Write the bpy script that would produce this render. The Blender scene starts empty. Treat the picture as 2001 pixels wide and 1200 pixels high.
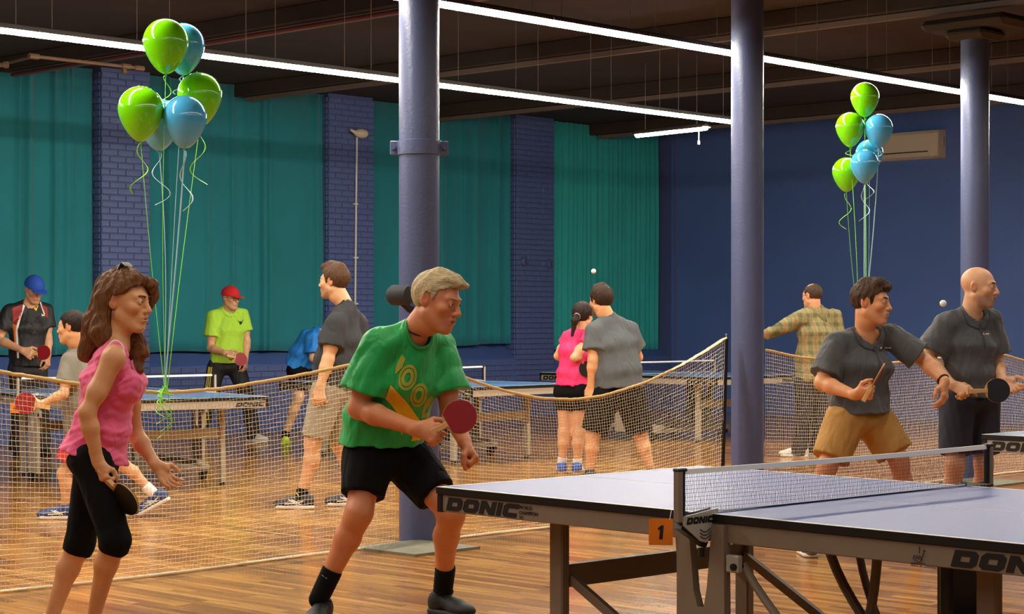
import bpy, bmesh, math, random
import numpy as np
from mathutils import Vector, Matrix
from mathutils.bvhtree import BVHTree

random.seed(7)
C = bpy.context.scene.collection
scn = bpy.context.scene
# ------------------------------------------------------------------ camera, world, exposure
F = 3700.0            # focal length in pixels of the 2001 px wide frame
CX, HY, CAMH = 1000.5, 625.0, 1.40
cam = bpy.data.cameras.new('camera'); camo = bpy.data.objects.new('camera', cam); C.objects.link(camo)
camo.location = (0, 0, CAMH); camo.rotation_euler = (math.pi / 2, 0, 0)
cam.sensor_width = 36; cam.sensor_fit = 'HORIZONTAL'
cam.lens = 36 * F / 2001; cam.shift_y = 25 / 2001; cam.clip_end = 200
scn.camera = camo
w = bpy.data.worlds.new('world'); scn.world = w; w.use_nodes = True
w.node_tree.nodes['Background'].inputs[0].default_value = (.9, .8, .7, 1)
w.node_tree.nodes['Background'].inputs[1].default_value = 0.02
scn.view_settings.view_transform = 'Standard'; scn.view_settings.look = 'None'
scn.view_settings.gamma = 1; scn.view_settings.use_curve_mapping = False
scn.view_settings.exposure = 0.0
LAMP = (1.0, .92, .79)
TUBE = 128.0
scn.cycles.max_bounces = 6; scn.cycles.diffuse_bounces = 3; scn.cycles.glossy_bounces = 3
scn.cycles.transmission_bounces = 2; scn.cycles.transparent_max_bounces = 6
scn.cycles.caustics_reflective = False; scn.cycles.caustics_refractive = False
scn.cycles.sample_clamp_indirect = 4

# ------------------------------------------------------------------ helpers
def P(x, y, Y):
    """the point at depth Y seen at photo position (x, y)"""
    return np.array([(x - CX) / F * Y, Y, CAMH - (y - HY) / F * Y])
def FL(x, y):
    return P(x, y, CAMH * F / (y - HY))
AL = math.radians(46.5)
U = np.array([math.cos(AL), math.sin(AL), 0.0])       # along the curtain wall and the column row
N_ = np.array([-math.sin(AL), math.cos(AL), 0.0])     # towards the curtain wall
def RM(t, n, z):                                       # room coordinates
    return U * t + N_ * n + np.array([0, 0, z])
def onN(x, n, y=None):
    m = (x - CX) / F
    Y = n / (N_[1] + N_[0] * m)
    p = np.array([m * Y, Y, 0.0])
    z = 0 if y is None else CAMH - (y - HY) / F * Y
    return float(p @ U), z, Y

def lin(c):
    return [(v / 12.92 if v <= .04045 else ((v + .055) / 1.055) ** 2.4) for v in (k / 255 for k in c)]

MATS = {}
def mat(name, col, rough=.5, metal=0, var=0.0, vscale=8, bump=0.0, bscale=60, spec=.5, attr=False, emit=None, sheen=0, coat=0, stretch=None, alpha=None, wrinkle=0):
    if name in MATS: return MATS[name]
    m = bpy.data.materials.new(name); m.use_nodes = True
    nt = m.node_tree; b = nt.nodes['Principled BSDF']
    c = lin(col) + [1]
    b.inputs['Base Color'].default_value = c
    b.inputs['Roughness'].default_value = rough; b.inputs['Metallic'].default_value = metal
    b.inputs['Specular IOR Level'].default_value = spec
    if sheen: b.inputs['Sheen Weight'].default_value = sheen
    if coat: b.inputs['Coat Weight'].default_value = coat; b.inputs['Coat Roughness'].default_value = .05
    if emit:
        b.inputs['Emission Color'].default_value = list(emit[0]) + [1]; b.inputs['Emission Strength'].default_value = emit[1]
    tc = nt.nodes.new('ShaderNodeTexCoord'); mp = nt.nodes.new('ShaderNodeMapping')
    nt.links.new(tc.outputs['Object'], mp.inputs[0])
    if stretch: mp.inputs['Scale'].default_value = stretch
    src = None
    if attr:
        a = nt.nodes.new('ShaderNodeVertexColor'); a.layer_name = 'Col'; src = a.outputs['Color']
        nt.links.new(src, b.inputs['Base Color'])
    if var:
        n = nt.nodes.new('ShaderNodeTexNoise'); n.inputs['Scale'].default_value = vscale; n.inputs['Detail'].default_value = 5
        nt.links.new(mp.outputs[0], n.inputs['Vector'])
        r = nt.nodes.new('ShaderNodeMapRange'); r.inputs[1].default_value = .3; r.inputs[2].default_value = .7
        r.inputs[3].default_value = 1 - var; r.inputs[4].default_value = 1 + var
        nt.links.new(n.outputs['Fac'], r.inputs[0])
        mx = nt.nodes.new('ShaderNodeMix'); mx.data_type = 'RGBA'; mx.blend_type = 'MULTIPLY'; mx.inputs[0].default_value = 1
        mx.inputs[6].default_value = c
        if src: nt.links.new(src, mx.inputs[6])
        nt.links.new(r.outputs[0], mx.inputs[7]); nt.links.new(mx.outputs[2], b.inputs['Base Color'])
    if wrinkle:
        mw = nt.nodes.new('ShaderNodeMapping'); mw.inputs['Scale'].default_value = (1, 1, .38); nt.links.new(tc.outputs['Object'], mw.inputs[0])
        nw = nt.nodes.new('ShaderNodeTexNoise'); nw.inputs['Scale'].default_value = 11; nw.inputs['Detail'].default_value = 2.5; nw.inputs['Distortion'].default_value = .9
        nt.links.new(mw.outputs[0], nw.inputs['Vector'])
        bw = nt.nodes.new('ShaderNodeBump'); bw.inputs['Strength'].default_value = wrinkle; bw.inputs['Distance'].default_value = .05
        nt.links.new(nw.outputs['Fac'], bw.inputs['Height']); nt.links.new(bw.outputs[0], b.inputs['Normal'])
    if bump:
        n2 = nt.nodes.new('ShaderNodeTexNoise'); n2.inputs['Scale'].default_value = bscale; n2.inputs['Detail'].default_value = 4
        nt.links.new(mp.outputs[0], n2.inputs['Vector'])
        bp = nt.nodes.new('ShaderNodeBump'); bp.inputs['Strength'].default_value = bump; bp.inputs['Distance'].default_value = .01
        nt.links.new(n2.outputs['Fac'], bp.inputs['Height']); nt.links.new(bp.outputs[0], b.inputs['Normal'])
        if wrinkle: nt.links.new(bw.outputs[0], bp.inputs['Normal'])
    MATS[name] = m
    return m

def link(name, me, parent=None, loc=None):
    o = bpy.data.objects.new(name, me); C.objects.link(o)
    if parent is not None: o.parent = parent
    if loc is not None: o.location = loc
    return o
def tag(o, label, cat, group=None):
    o['label'] = label; o['category'] = cat
    if group: o['group'] = group
    return o
def thing(name, label, cat, loc=(0, 0, 0), rz=0, group=None):
    o = bpy.data.objects.new(name, None); C.objects.link(o); o.empty_display_size = .1
    o.location = Vector([float(v) for v in loc]); o.rotation_euler = (0, 0, rz)
    return tag(o, label, cat, group)

class MB:
    """mesh builder; all shapes end in one mesh"""
    def __init__(s): s.v = []; s.f = []; s.m = []; s.n = 0
    def add(s, vs, fs, mi=0):
        s.v.append(np.asarray(vs, float).reshape(-1, 3))
        s.f += [[i + s.n for i in f] for f in fs]; s.m += [mi] * len(fs); s.n += len(s.v[-1]); return s
    def box(s, lo, hi, M=None, mi=0, bev=0):
        lo, hi = np.minimum(lo, hi).astype(float), np.maximum(lo, hi).astype(float)
        if bev:
            c = (lo + hi) / 2; h = (hi - lo) / 2; b = min(bev, *(h * .9))
            vs = []
            for sx in (-1, 1):
                for sy in (-1, 1):
                    for sz in (-1, 1):
                        k = np.array([sx, sy, sz])
                        for ax in range(3):
                            q = h - b; q[ax] = h[ax]; vs.append(c + k * q)
            bm = bmesh.new()
            for v in vs: bm.verts.new(v)
            bmesh.ops.convex_hull(bm, input=bm.verts)
            bmesh.ops.dissolve_limit(bm, angle_limit=.01, verts=bm.verts, edges=bm.edges)
            bm.verts.index_update()
            vv = np.array([v.co for v in bm.verts]); ff = [[v.index for v in f.verts] for f in bm.faces]; bm.free()
            if M is not None: vv = vv @ np.array(M)[:3, :3].T + np.array(M)[:3, 3]
            return s.add(vv, ff, mi)
        x0, y0, z0 = lo; x1, y1, z1 = hi
        vs = np.array([(x0,y0,z0),(x1,y0,z0),(x1,y1,z0),(x0,y1,z0),(x0,y0,z1),(x1,y0,z1),(x1,y1,z1),(x0,y1,z1)])
        if M is not None: vs = vs @ np.array(M)[:3, :3].T + np.array(M)[:3, 3]
        return s.add(vs, [(3,2,1,0),(4,5,6,7),(0,1,5,4),(1,2,6,5),(2,3,7,6),(3,0,4,7)], mi)
    def beam(s, a, b, w, h, up=(0, 0, 1), mi=0):
        a = np.array(a, float); b = np.array(b, float); d = b - a; L = np.linalg.norm(d); d /= L
        sd = np.cross(d, up); sd /= np.linalg.norm(sd); u = np.cross(sd, d)
        vs = [p + sd * i * w / 2 + u * j * h / 2 for p in (a, b) for i, j in ((-1,-1),(1,-1),(1,1),(-1,1))]
        return s.add(vs, [(0,1,2,3)[::-1],(4,5,6,7),(0,1,5,4),(1,2,6,5),(2,3,7,6),(3,0,4,7)], mi)
    def tube(s, pts, r, n=8, cap=True, mi=0, flat=None):
        pts = np.array(pts, float); k = len(pts)
        rr = np.full(k, r) if np.isscalar(r) else np.array(r, float)
        tg = np.gradient(pts, axis=0); tg /= np.linalg.norm(tg, axis=1)[:, None] + 1e-12
        ref = np.array([0, 0, 1.0]) if abs(tg[:, 2]).mean() < .8 else np.array([1.0, 0, 0])
        A = np.cross(tg, ref); A /= np.linalg.norm(A, axis=1)[:, None] + 1e-12; B = np.cross(tg, A)
        an = np.arange(n) * 2 * math.pi / n
        ca, sa = np.cos(an), np.sin(an)
        fl = 1 if flat is None else flat
        vs = pts[:, None] + rr[:, None, None] * (A[:, None] * ca[None, :, None] + B[:, None] * fl * sa[None, :, None])
        fs = [(i*n+j, i*n+(j+1) % n, (i+1)*n+(j+1) % n, (i+1)*n+j) for i in range(k-1) for j in range(n)]
        if cap: fs += [tuple(range(n))[::-1], tuple((k-1)*n + j for j in range(n))]
        return s.add(vs.reshape(-1, 3), fs, mi)
    def lathe(s, prof, n=24, c=(0, 0, 0), M=None, mi=0):
        an = np.arange(n) * 2 * math.pi / n
        vs = np.array([[(r*math.cos(a), r*math.sin(a), z) for a in an] for r, z in prof]).reshape(-1, 3)
        if M is not None: vs = vs @ np.array(M)[:3, :3].T + np.array(M)[:3, 3]
        vs = vs + np.array(c); k = len(prof)
        fs = [(i*n+j, i*n+(j+1) % n, (i+1)*n+(j+1) % n, (i+1)*n+j) for i in range(k-1) for j in range(n)]
        fs += [tuple(range(n))[::-1], tuple((k-1)*n+j for j in range(n))]
        return s.add(vs, fs, mi)
    def prism(s, poly, a, b, M=None, mi=0):
        """poly of 2D points (x,z), extruded along y from a to b"""
        k = len(poly); vs = [(x, a, z) for x, z in poly] + [(x, b, z) for x, z in poly]
        vs = np.array(vs, float)
        if M is not None: vs = vs @ np.array(M)[:3, :3].T + np.array(M)[:3, 3]
        fs = [tuple(range(k)), tuple(range(2*k-1, k-1, -1))] + [(i, i+k, (i+1) % k+k, (i+1) % k) for i in range(k)]
        return s.add(vs, fs, mi)
    def mesh(s, name, mats, smooth=False):
        me = bpy.data.meshes.new(name)
        me.from_pydata(np.concatenate(s.v).tolist(), [], s.f)
        for m in (mats if isinstance(mats, (list, tuple)) else [mats]): me.materials.append(m)
        if any(s.m): me.polygons.foreach_set('material_index', s.m)
        if smooth:
            me.polygons.foreach_set('use_smooth', [True] * len(me.polygons))
            if smooth != 'all': me.set_sharp_from_angle(angle=math.radians(40))
        me.update(); return me
    def obj(s, name, mats, parent=None, smooth=False, loc=None):
        return link(name, s.mesh(name, mats, smooth), parent, loc)
def struct(o):
    o['kind'] = 'structure'; return o
def sidx(o):
    o['kind'] = 'stuff'; return o
def frame(o, x, y, z):                     # 4x4 from origin and axes
    M = np.eye(4); M[:3, 0] = x; M[:3, 1] = y; M[:3, 2] = z; M[:3, 3] = o; return M
def copy_tree(o, parent=None):
    c = o.copy(); C.objects.link(c)
    if parent is not None: c.parent = parent
    for ch in list(o.children): copy_tree(ch, c)
    return c
RF = lambda t, n, z: frame(RM(t, n, z), U, N_, (0, 0, 1))

# ------------------------------------------------------------------ materials
M_WALL = mat('blue_wall_paint', (78, 104, 168), .55, var=.10, vscale=1.2, bump=.25, bscale=45)
M_WALLR = mat('smooth_blue_wall_lit_tone', (92, 122, 190), .5, var=.06, vscale=1.0, bump=.12, bscale=60)  # blue lifted to carry light the lamps do not bring to this wall
M_BRICK = mat('blue_brick_paint', (88, 106, 158), .5, var=.10, vscale=2, bump=.35, bscale=40)
M_MORT = mat('blue_mortar_paint', (80, 96, 146), .6, bump=.3, bscale=60)
M_COL = mat('column_paint', (84, 92, 128), .36, var=.07, vscale=3, bump=.22, bscale=55)
M_CEIL = mat('dark_ceiling_paint', (60, 49, 41), .85, var=.15, vscale=2, bump=.2, bscale=20)
M_BEAM = mat('ceiling_conduit_paint', (120, 104, 92), .6)
M_RED = mat('red_pipe_paint', (96, 44, 36), .5)
M_TEAL = mat('teal_curtain_cloth', (26, 132, 142), .85, var=.06, vscale=1.5, bump=.15, bscale=300, sheen=.2)
M_TEAL2 = mat('pleated_teal_lit_tone', (44, 178, 176), .85, var=.06, vscale=1.5, bump=.15, bscale=300, sheen=.2)  # brighter copy of the teal; light on the far bay put into the colour
M_CONC = mat('grey_base_cement', (128, 124, 104), .8, var=.15, vscale=9, bump=.4, bscale=40)
M_TAUPE = mat('taupe_powder_coat', (138, 122, 106), .45, var=.03, vscale=20)
M_LTAUPE = mat('light_grey_coat', (176, 166, 148), .45)
M_BLK = mat('black_plastic', (22, 20, 20), .4)
M_INK = mat('black_ink', (20, 18, 20), .5)
M_TOP = mat('blue_table_coating', (92, 102, 166), .42, var=.03, vscale=30)
M_TOPL = mat('light_blue_table_coating', (74, 120, 172), .35, var=.03, vscale=30)
M_WHT = mat('white_paint', (235, 232, 224), .5)
M_TAPE = mat('white_net_tape', (250, 247, 240), .7)
M_PLATE = mat('silver_plate', (186, 182, 172), .4, metal=.15)
M_NETB = mat('dark_net_cord', (34, 44, 78), .7)
M_SILV = mat('silver_metal', (170, 168, 160), .35, metal=.7)
M_ORNG = mat('orange_card', (240, 130, 16), .6)
M_TWINE = mat('tan_net_twine', (240, 228, 198), .7)
M_ROPE = mat('tan_rope', (214, 178, 112), .75, bump=.4, bscale=300)
M_CREAM = mat('cream_plastic', (226, 212, 186), .4)
M_TUBE = mat('lit_tube', (255, 250, 240), .5, emit=(LAMP, TUBE))
M_HOUS = mat('lamp_housing', (58, 50, 44), .6)
M_WOOD = mat('blade_wood', (214, 164, 104), .5, var=.1, vscale=40)
M_RUBR = mat('red_rubber', (150, 18, 30), .45)
M_RUBB = mat('black_rubber', (30, 26, 26), .45)
M_BALL = mat('white_ball', (246, 240, 226), .4)
M_BROWN = mat('brown_pipe_paint', (120, 94, 70), .5)

def floor_material():
    m = bpy.data.materials.new('varnished_strip_floor'); m.use_nodes = True
    nt = m.node_tree; L = nt.links.new; nd = nt.nodes.new
    b = nt.nodes['Principled BSDF']
    tc = nd('ShaderNodeTexCoord'); mp = nd('ShaderNodeMapping'); L(tc.outputs['Object'], mp.inputs[0])
    sp = nd('ShaderNodeSeparateXYZ'); L(mp.outputs[0], sp.inputs[0])     # x along u (across boards), y along n (along boards)
    def math_(op, a, bb=None):
        n = nd('ShaderNodeMath'); n.operation = op
        for i, v in enumerate((a, bb)):
            if v is None: continue
            if hasattr(v, 'node'): L(v, n.inputs[i])
            else: n.inputs[i].default_value = v
        return n.outputs[0]
    def wn(a, bb):
        c = nd('ShaderNodeCombineXYZ'); L(a, c.inputs[0])
        if bb is not None: L(bb, c.inputs[1])
        n = nd('ShaderNodeTexWhiteNoise'); n.noise_dimensions = '2D'; L(c.outputs[0], n.inputs[0]); return n.outputs['Value']
    W = .057
    rowf = math_('DIVIDE', sp.outputs[0], W); row = math_('FLOOR', rowf); fr = math_('FRACT', rowf)
    yo = math_('ADD', sp.outputs[1], math_('MULTIPLY', wn(row, None), 9.0))
    cf = math_('DIVIDE', yo, .85); cid = math_('FLOOR', cf); fc = math_('FRACT', cf)
    rnd = wn(row, cid)
    # grain stretched along the boards
    mg = nd('ShaderNodeMapping'); mg.inputs['Scale'].default_value = (40, 1.6, 1); L(mp.outputs[0], mg.inputs[0])
    cg = nd('ShaderNodeVectorMath'); cg.operation = 'ADD'; L(mg.outputs[0], cg.inputs[0])
    cc = nd('ShaderNodeCombineXYZ'); L(math_('MULTIPLY', rnd, 40.0), cc.inputs[2]); L(cc.outputs[0], cg.inputs[1])
    g = nd('ShaderNodeTexNoise'); g.inputs['Scale'].default_value = 1; g.inputs['Detail'].default_value = 5; g.inputs['Distortion'].default_value = .6
    L(cg.outputs[0], g.inputs['Vector'])
    wear = nd('ShaderNodeTexNoise'); wear.inputs['Scale'].default_value = .55; wear.inputs['Detail'].default_value = 4; L(mp.outputs[0], wear.inputs['Vector'])
    val = math_('ADD', math_('MULTIPLY', rnd, .46), math_('MULTIPLY', g.outputs['Fac'], .62))
    val = math_('ADD', val, math_('MULTIPLY', math_('SUBTRACT', wear.outputs['Fac'], .5), .7))
    cr = nd('ShaderNodeValToRGB'); L(val, cr.inputs[0])
    e = cr.color_ramp.elements; e[0].position = .12; e[0].color = lin((74, 38, 14)) + [1]
    e[1].position = .9; e[1].color = lin((216, 158, 84)) + [1]
    for p_, c_ in ((.32, (140, 86, 34)), (.52, (170, 114, 50)), (.7, (192, 134, 64))):
        q = e.new(p_); q.color = lin(c_) + [1]
    # dark knots / cracks
    mk = nd('ShaderNodeMapping'); mk.inputs['Scale'].default_value = (9, .9, 1); L(mp.outputs[0], mk.inputs[0])
    kn = nd('ShaderNodeTexNoise'); kn.inputs['Scale'].default_value = 2.2; kn.inputs['Detail'].default_value = 6; L(mk.outputs[0], kn.inputs['Vector'])
    kr = nd('ShaderNodeMapRange'); kr.inputs[1].default_value = .60; kr.inputs[2].default_value = .72; kr.inputs[3].default_value = 1; kr.inputs[4].default_value = .45; L(kn.outputs['Fac'], kr.inputs[0])
    gap = math_('MINIMUM', math_('GREATER_THAN', fr, .05), math_('GREATER_THAN', fc, .004))
    gapv = math_('ADD', math_('MULTIPLY', gap, .55), .45)
    mul = nd('ShaderNodeMix'); mul.data_type = 'RGBA'; mul.blend_type = 'MULTIPLY'; mul.inputs[0].default_value = 1
    L(cr.outputs[0], mul.inputs[6]); L(math_('MULTIPLY', gapv, kr.outputs[0]), mul.inputs[7])
    L(mul.outputs[2], b.inputs['Base Color'])
    rr = nd('ShaderNodeMapRange'); rr.inputs[3].default_value = .10; rr.inputs[4].default_value = .26; L(wear.outputs['Fac'], rr.inputs[0]); L(rr.outputs[0], b.inputs['Roughness'])
    b.inputs['Specular IOR Level'].default_value = .5
    bp = nd('ShaderNodeBump'); bp.inputs['Strength'].default_value = .15; bp.inputs['Distance'].default_value = .002
    L(math_('ADD', gap, math_('MULTIPLY', rnd, .6)), bp.inputs['Height']); L(bp.outputs[0], b.inputs['Normal'])
    return m

# ------------------------------------------------------------------ room shell
T0, T1, NB, NF, ZC = -6.0, 23.1, -7.0, 18.5, 4.32
def room_box(name, lo, hi, m):
    b = MB(); b.box(lo, hi); o = b.obj(name, m); o.rotation_euler = (0, 0, AL); return struct(o)
room_box('floor', (T0, NB, -.12), (T1, NF + .3, 0), floor_material())
room_box('ceiling', (T0, NB, ZC), (T1, NF + .3, ZC + .15), M_CEIL)
room_box('wall_right', (T1, NB, 0), (T1 + .2, NF + .3, ZC), M_WALLR)
room_box('wall_left', (T0 - .2, NB, 0), (T0, NF + .3, ZC), M_WALL)
room_box('wall_front', (T0, NB - .2, 0), (T1, NB, ZC), M_WALL)
# curtain wall: recessed back plane, lower wall with sloping sills, brick piers between the bays
REC = .26
wb = room_box('wall_back', (T0, NF + REC, 0), (T1, NF + REC + .2, ZC), M_WALL)
piers = [(8.95, 9.65), (12.60, 13.28), (16.06, 16.83), (19.58, 20.38), (23.0, T1)]
bays = [(9.65, 12.60), (13.28, 16.06), (16.83, 19.58), (20.38, 23.0)]
SILLZ = .84
sill = MB()
for a, b_ in [(T0, 8.95)] + bays:
    sill.add([RM(a, NF, 0), RM(b_, NF, 0), RM(b_, NF, SILLZ), RM(a, NF, SILLZ), RM(a, NF + REC, 1.02), RM(b_, NF + REC, 1.02), RM(a, NF + REC, 0), RM(b_, NF + REC, 0)],
             [(0, 1, 2, 3), (3, 2, 5, 4), (0, 3, 4, 6), (1, 7, 5, 2)])
struct(sill.obj('wall_back_lower', M_WALL)).name = 'trim_1'
BV = []
for k in range(4):
    bb = MB(); h = (.2125 / 2, .006, .0325)
    bb.box((-h[0] + random.uniform(-.003, .003), -.012 - random.uniform(0, .004), -h[2]), (h[0], .012, h[2] + random.uniform(-.003, .003)), bev=.005)
    BV.append(bb.mesh('brick', M_BRICK))
BH = []
for k in range(2):
    bb = MB(); bb.box((-.055, -.013, -.0325), (.055, .012, .032), bev=.005); BH.append(bb.mesh('brick_half', M_BRICK))
rotz = AL
def brick(parent, p, rz, half=False):
    o = bpy.data.objects.new('brick', random.choice(BH if half else BV)); C.objects.link(o)
    o.location = Vector(p); o.rotation_euler = (random.uniform(-.012, .012), 0, rz + random.uniform(-.012, .012)); o.parent = parent
for i, (a, b_) in enumerate(piers):
    pb = MB(); pb.box((a, NF, 0), (b_, NF + REC, ZC))
    po = struct(pb.obj('trim_%d' % (i + 2), M_MORT)); po.rotation_euler = (0, 0, AL)
    if i in (0, 4): continue
    nrow = int(4.28 / .075)
    for r in range(nrow):
        z = .04 + r * .075; off = (r % 2) * .1125
        x = a - off + .006
        while x < b_ - .02:
            x0, x1 = max(x, a), min(x + .2125, b_)
            wd = x1 - x0
            if wd > .17: brick(po, (x0 + wd / 2, NF - .001, z), 0)
            elif wd > .07: brick(po, ((x0 + .055 if x0 > a + .01 else x1 - .055), NF - .001, z), 0, True)
            x += .2225
        brick(po, (a - .001, NF + (.07 if r % 2 else .125), z), -math.pi / 2, bool(r % 2))
# lower wall bricks of the two bays that show most as parts, the rest joined
lw = struct(link('trim_7', None)) if False else None
low = bpy.data.objects['trim_1']
nlow = 0; rest = MB()
for bi, (a, b_) in enumerate(bays):
    for r in range(11):
        z = .04 + r * .075; x = a - (r % 2) * .1125 + .006
        while x < b_ - .1:
            p = RM(x + .106, NF - .001, z)
            if x >= a - .02:
                if bi in (1, 2) and nlow < 290 and r > 1:
                    brick(low, p, AL); nlow += 1
                else:
                    M = RF(x + .106, NF - .001, z); rest.box((-.106, -.012, -.0325), (.106, .012, .0325), M)
            x += .2225
sidx(rest.obj('brickwork', M_BRICK, low))

# curtains
def curtain(a, b_, zb, seed, dense, label):
    rs = random.Random(seed); nx = int((b_ - a) / .012); zs = [zb, zb + .15, 1.6, 2.3, 3.0, 3.6, 4.31]
    t = np.linspace(a, b_, nx)
    off = np.zeros(nx)
    if dense:
        ph = np.cumsum(np.array([rs.uniform(.5, 1.5) for _ in range(nx)])) * .012 / .105 * 2 * math.pi
        off = .028 * np.sin(ph) + .012 * np.sin(ph * .37 + 1)
    else:
        off = .010 * np.sin(t * 5 + seed) + .006 * np.sin(t * 13 + seed * 2)
        for k in range(5):
            c0 = rs.uniform(a, b_); wd = rs.uniform(.02, .05); off -= rs.uniform(.035, .075) * np.exp(-((t - c0) / wd) ** 2)
        off += .05 * np.exp(-((t - b_) / .05) ** 2) * rs.choice((-1, 1))
    vs = []
    for j, z in enumerate(zs):
        sway = .012 * np.sin(t * 3 + z * 1.3 + seed)
        k = 1.0 + .15 * math.sin(z * 2 + seed)
        zz = z + (.012 * np.sin(t * 4 + seed) if j == 0 else 0 * t)
        pts = U * t[:, None] + N_ * (NF + .14 + off * k + sway * .5)[:, None]; pts[:, 2] = zz
        vs.append(pts)
    vs = np.array(vs).reshape(-1, 3)
    fs = [(j*nx+i, j*nx+i+1, (j+1)*nx+i+1, (j+1)*nx+i) for j in range(len(zs)-1) for i in range(nx-1)]
    b = MB(); b.add(vs, fs); o = b.obj('curtain', M_TEAL2 if dense else M_TEAL, smooth='all')
    sd = o.modifiers.new('thick', 'SOLIDIFY'); sd.thickness = .006; sd.offset = 0
    tag(o, label, 'curtain', 'teal curtains across the bays')
t55 = onN(52, NF)[0]; t500 = onN(500, NF)[0]; t883 = onN(884, NF)[0]; t1182 = onN(1182, NF)[0]
curtain(9.66, t55 - .005, 1.00, 1, False, 'teal curtain cut by the left frame edge, behind the blue-capped player')
curtain(t55 + .005, 12.60, 1.00, 2, False, 'teal curtain just left of the first brick pier, behind the pink-top woman')
curtain(13.22, t500 - .005, 1.01, 3, False, 'teal curtain behind the left balloon bunch, right of the first brick pier')
curtain(t500 + .005, 16.06, 1.0, 4, False, 'broad flat teal curtain left of the pier with the white conduit')
curtain(16.83, t883 - .005, 1.05, 5, False, 'narrow teal curtain mostly hidden by the banded blue column')
curtain(t883 + .005, 19.56, 1.05, 6, False, 'teal curtain hanging directly behind the green-shirted player')
curtain(20.36, t1182 - .004, .95, 7, True, 'pleated teal curtain right of the third pier, behind the pink-shirted woman')
curtain(t1182 + .004, 22.92, .95, 8, True, 'pleated teal curtain next to the plain blue right wall')

# ceiling beams with conduits
for k, t in enumerate((8.15, 11.45, 14.75, 18.05, 21.4)):
    b = MB(); b.box((t - .10, NB, 4.16), (t + .10, NF + .2, ZC), bev=.01)
    o = struct(b.obj('trim_%d' % (8 + k), M_CEIL)); o.rotation_euler = (0, 0, AL)
    c = MB(); c.box((t - .04, NB + .5, 4.10), (t + .02, NF, 4.15)); q = c.obj('conduit', M_BEAM, o)
    if k in (1, 0):
        c = MB(); c.tube([(t - .2, 3, 4.08), (t - .2, NF - .3, 4.08)], .02, 8); c.obj('sprinkler_pipe', M_RED, o, True)
# thin corner strip on the right wall
cs = MB(); cs.box((T1 - .02, NF - .12, .0), (T1, NF - .09, ZC)); o = struct(cs.obj('trim_13', mat('pale_blue_strip', (110, 112, 160), .5))); o.rotation_euler = (0, 0, AL)
# ------------------------------------------------------------------ columns
def column(x, Y, r, label, clamp=False, cap=True):
    X = (x - CX) / F * Y
    o = thing('column', label, 'column', (X, Y, 0), AL, 'blue iron columns')
    n = 40
    b = MB(); b.lathe([(r, .0), (r, ZC - .3)], n); b.obj('shaft', M_COL, o, True)
    b = MB(); k = .275; ox, oy = -.32 * math.sin(AL), -.32 * math.cos(AL)
    q = [(ox + sx * k, oy + sy * k) for sx, sy in ((-1,-1),(1,-1),(1,1),(-1,1))]
    b.add([(x, y, 0) for x, y in q] + [(x, y, .016) for x, y in q] + [(ox * .3, oy * .3, .034)], [(0,1,5,4),(1,2,6,5),(2,3,7,6),(3,0,4,7),(4,5,8),(5,6,8),(6,7,8),(7,4,8)])
    b.obj('base_plate', M_CONC, o)
    if cap:
        b = MB(); b.box((-.24, -.42, 3.93), (.24, .42, 4.03), bev=.05); b.box((-.2, -.2, 3.84), (.2, .2, 3.94), bev=.04); b.obj('capital', M_CEIL, o)
    if clamp:
        z0 = 2.43; b = MB(); b.lathe([(r + .001, z0), (r + .012, z0 + .004), (r + .012, z0 + .091), (r + .001, z0 + .095)], n)
        c = b.obj('clamp_band', M_COL, o, True)
        for s in (-1, 1):
            a = -AL + (0.12 if s > 0 else math.pi - .0)
            M = frame((math.cos(a) * (r + .03), math.sin(a) * (r + .03), z0 + .047), (math.cos(a), math.sin(a), 0), (-math.sin(a), math.cos(a), 0), (0, 0, 1))
            for e in (-.02, .02):
                b = MB(); b.box((-.025, e - .005, -.044), (.025, e + .005, .044), M, bev=.004); b.obj('clamp_lug', M_COL, o)
            b = MB(); b.tube([(M @ np.array([.004, y, 0, 1]))[:3] for y in (-.05, .05)], .016, 6); b.obj('bolt', M_COL, o)
    return o
column(819, 11.88, .1265, 'nearest blue column, with a bolted clamp band, behind the green-shirted player', True)
column(1460.5, 14.3, .1225, 'middle blue column rising behind the net of the front table')
column(1905, 16.55, .1225, 'right blue column beside the white air conditioner', cap=True)

# round black fan drum on the first column
o = thing('speaker', 'round dark grey drum speaker strapped to the nearest column at head height', 'speaker', P(782, 577, 11.62))
A = frame((0, 0, 0), (.80, -.6, 0), (.6, .8, 0), (0, 0, 1)); A2 = np.eye(4); 
Mx = frame((0, 0, 0), (0, 0, 1), (.55, .83, 0), (-.83, .55, 0))
b = MB(); b.lathe([(.045, -.075), (.056, -.07), (.062, -.05), (.064, .05), (.052, .062)], 28, M=Mx); b.obj('housing', mat('dark_grey_fabric', (46, 46, 52), .7), o, True)
b = MB(); b.lathe([(.002, -.0), (.046, .002), (.05, .012), (.046, .016)], 28, M=Mx, c=tuple(Mx[:3, 2] * .06)); b.obj('grille', mat('grey_grille', (64, 64, 68), .6), o, True)
b = MB(); b.tube([(.02, .0, -.05), (.05, .06, -.085), (.06, .14, -.085)], .022, 8); b.obj('bracket', M_BLK, o, True)

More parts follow.
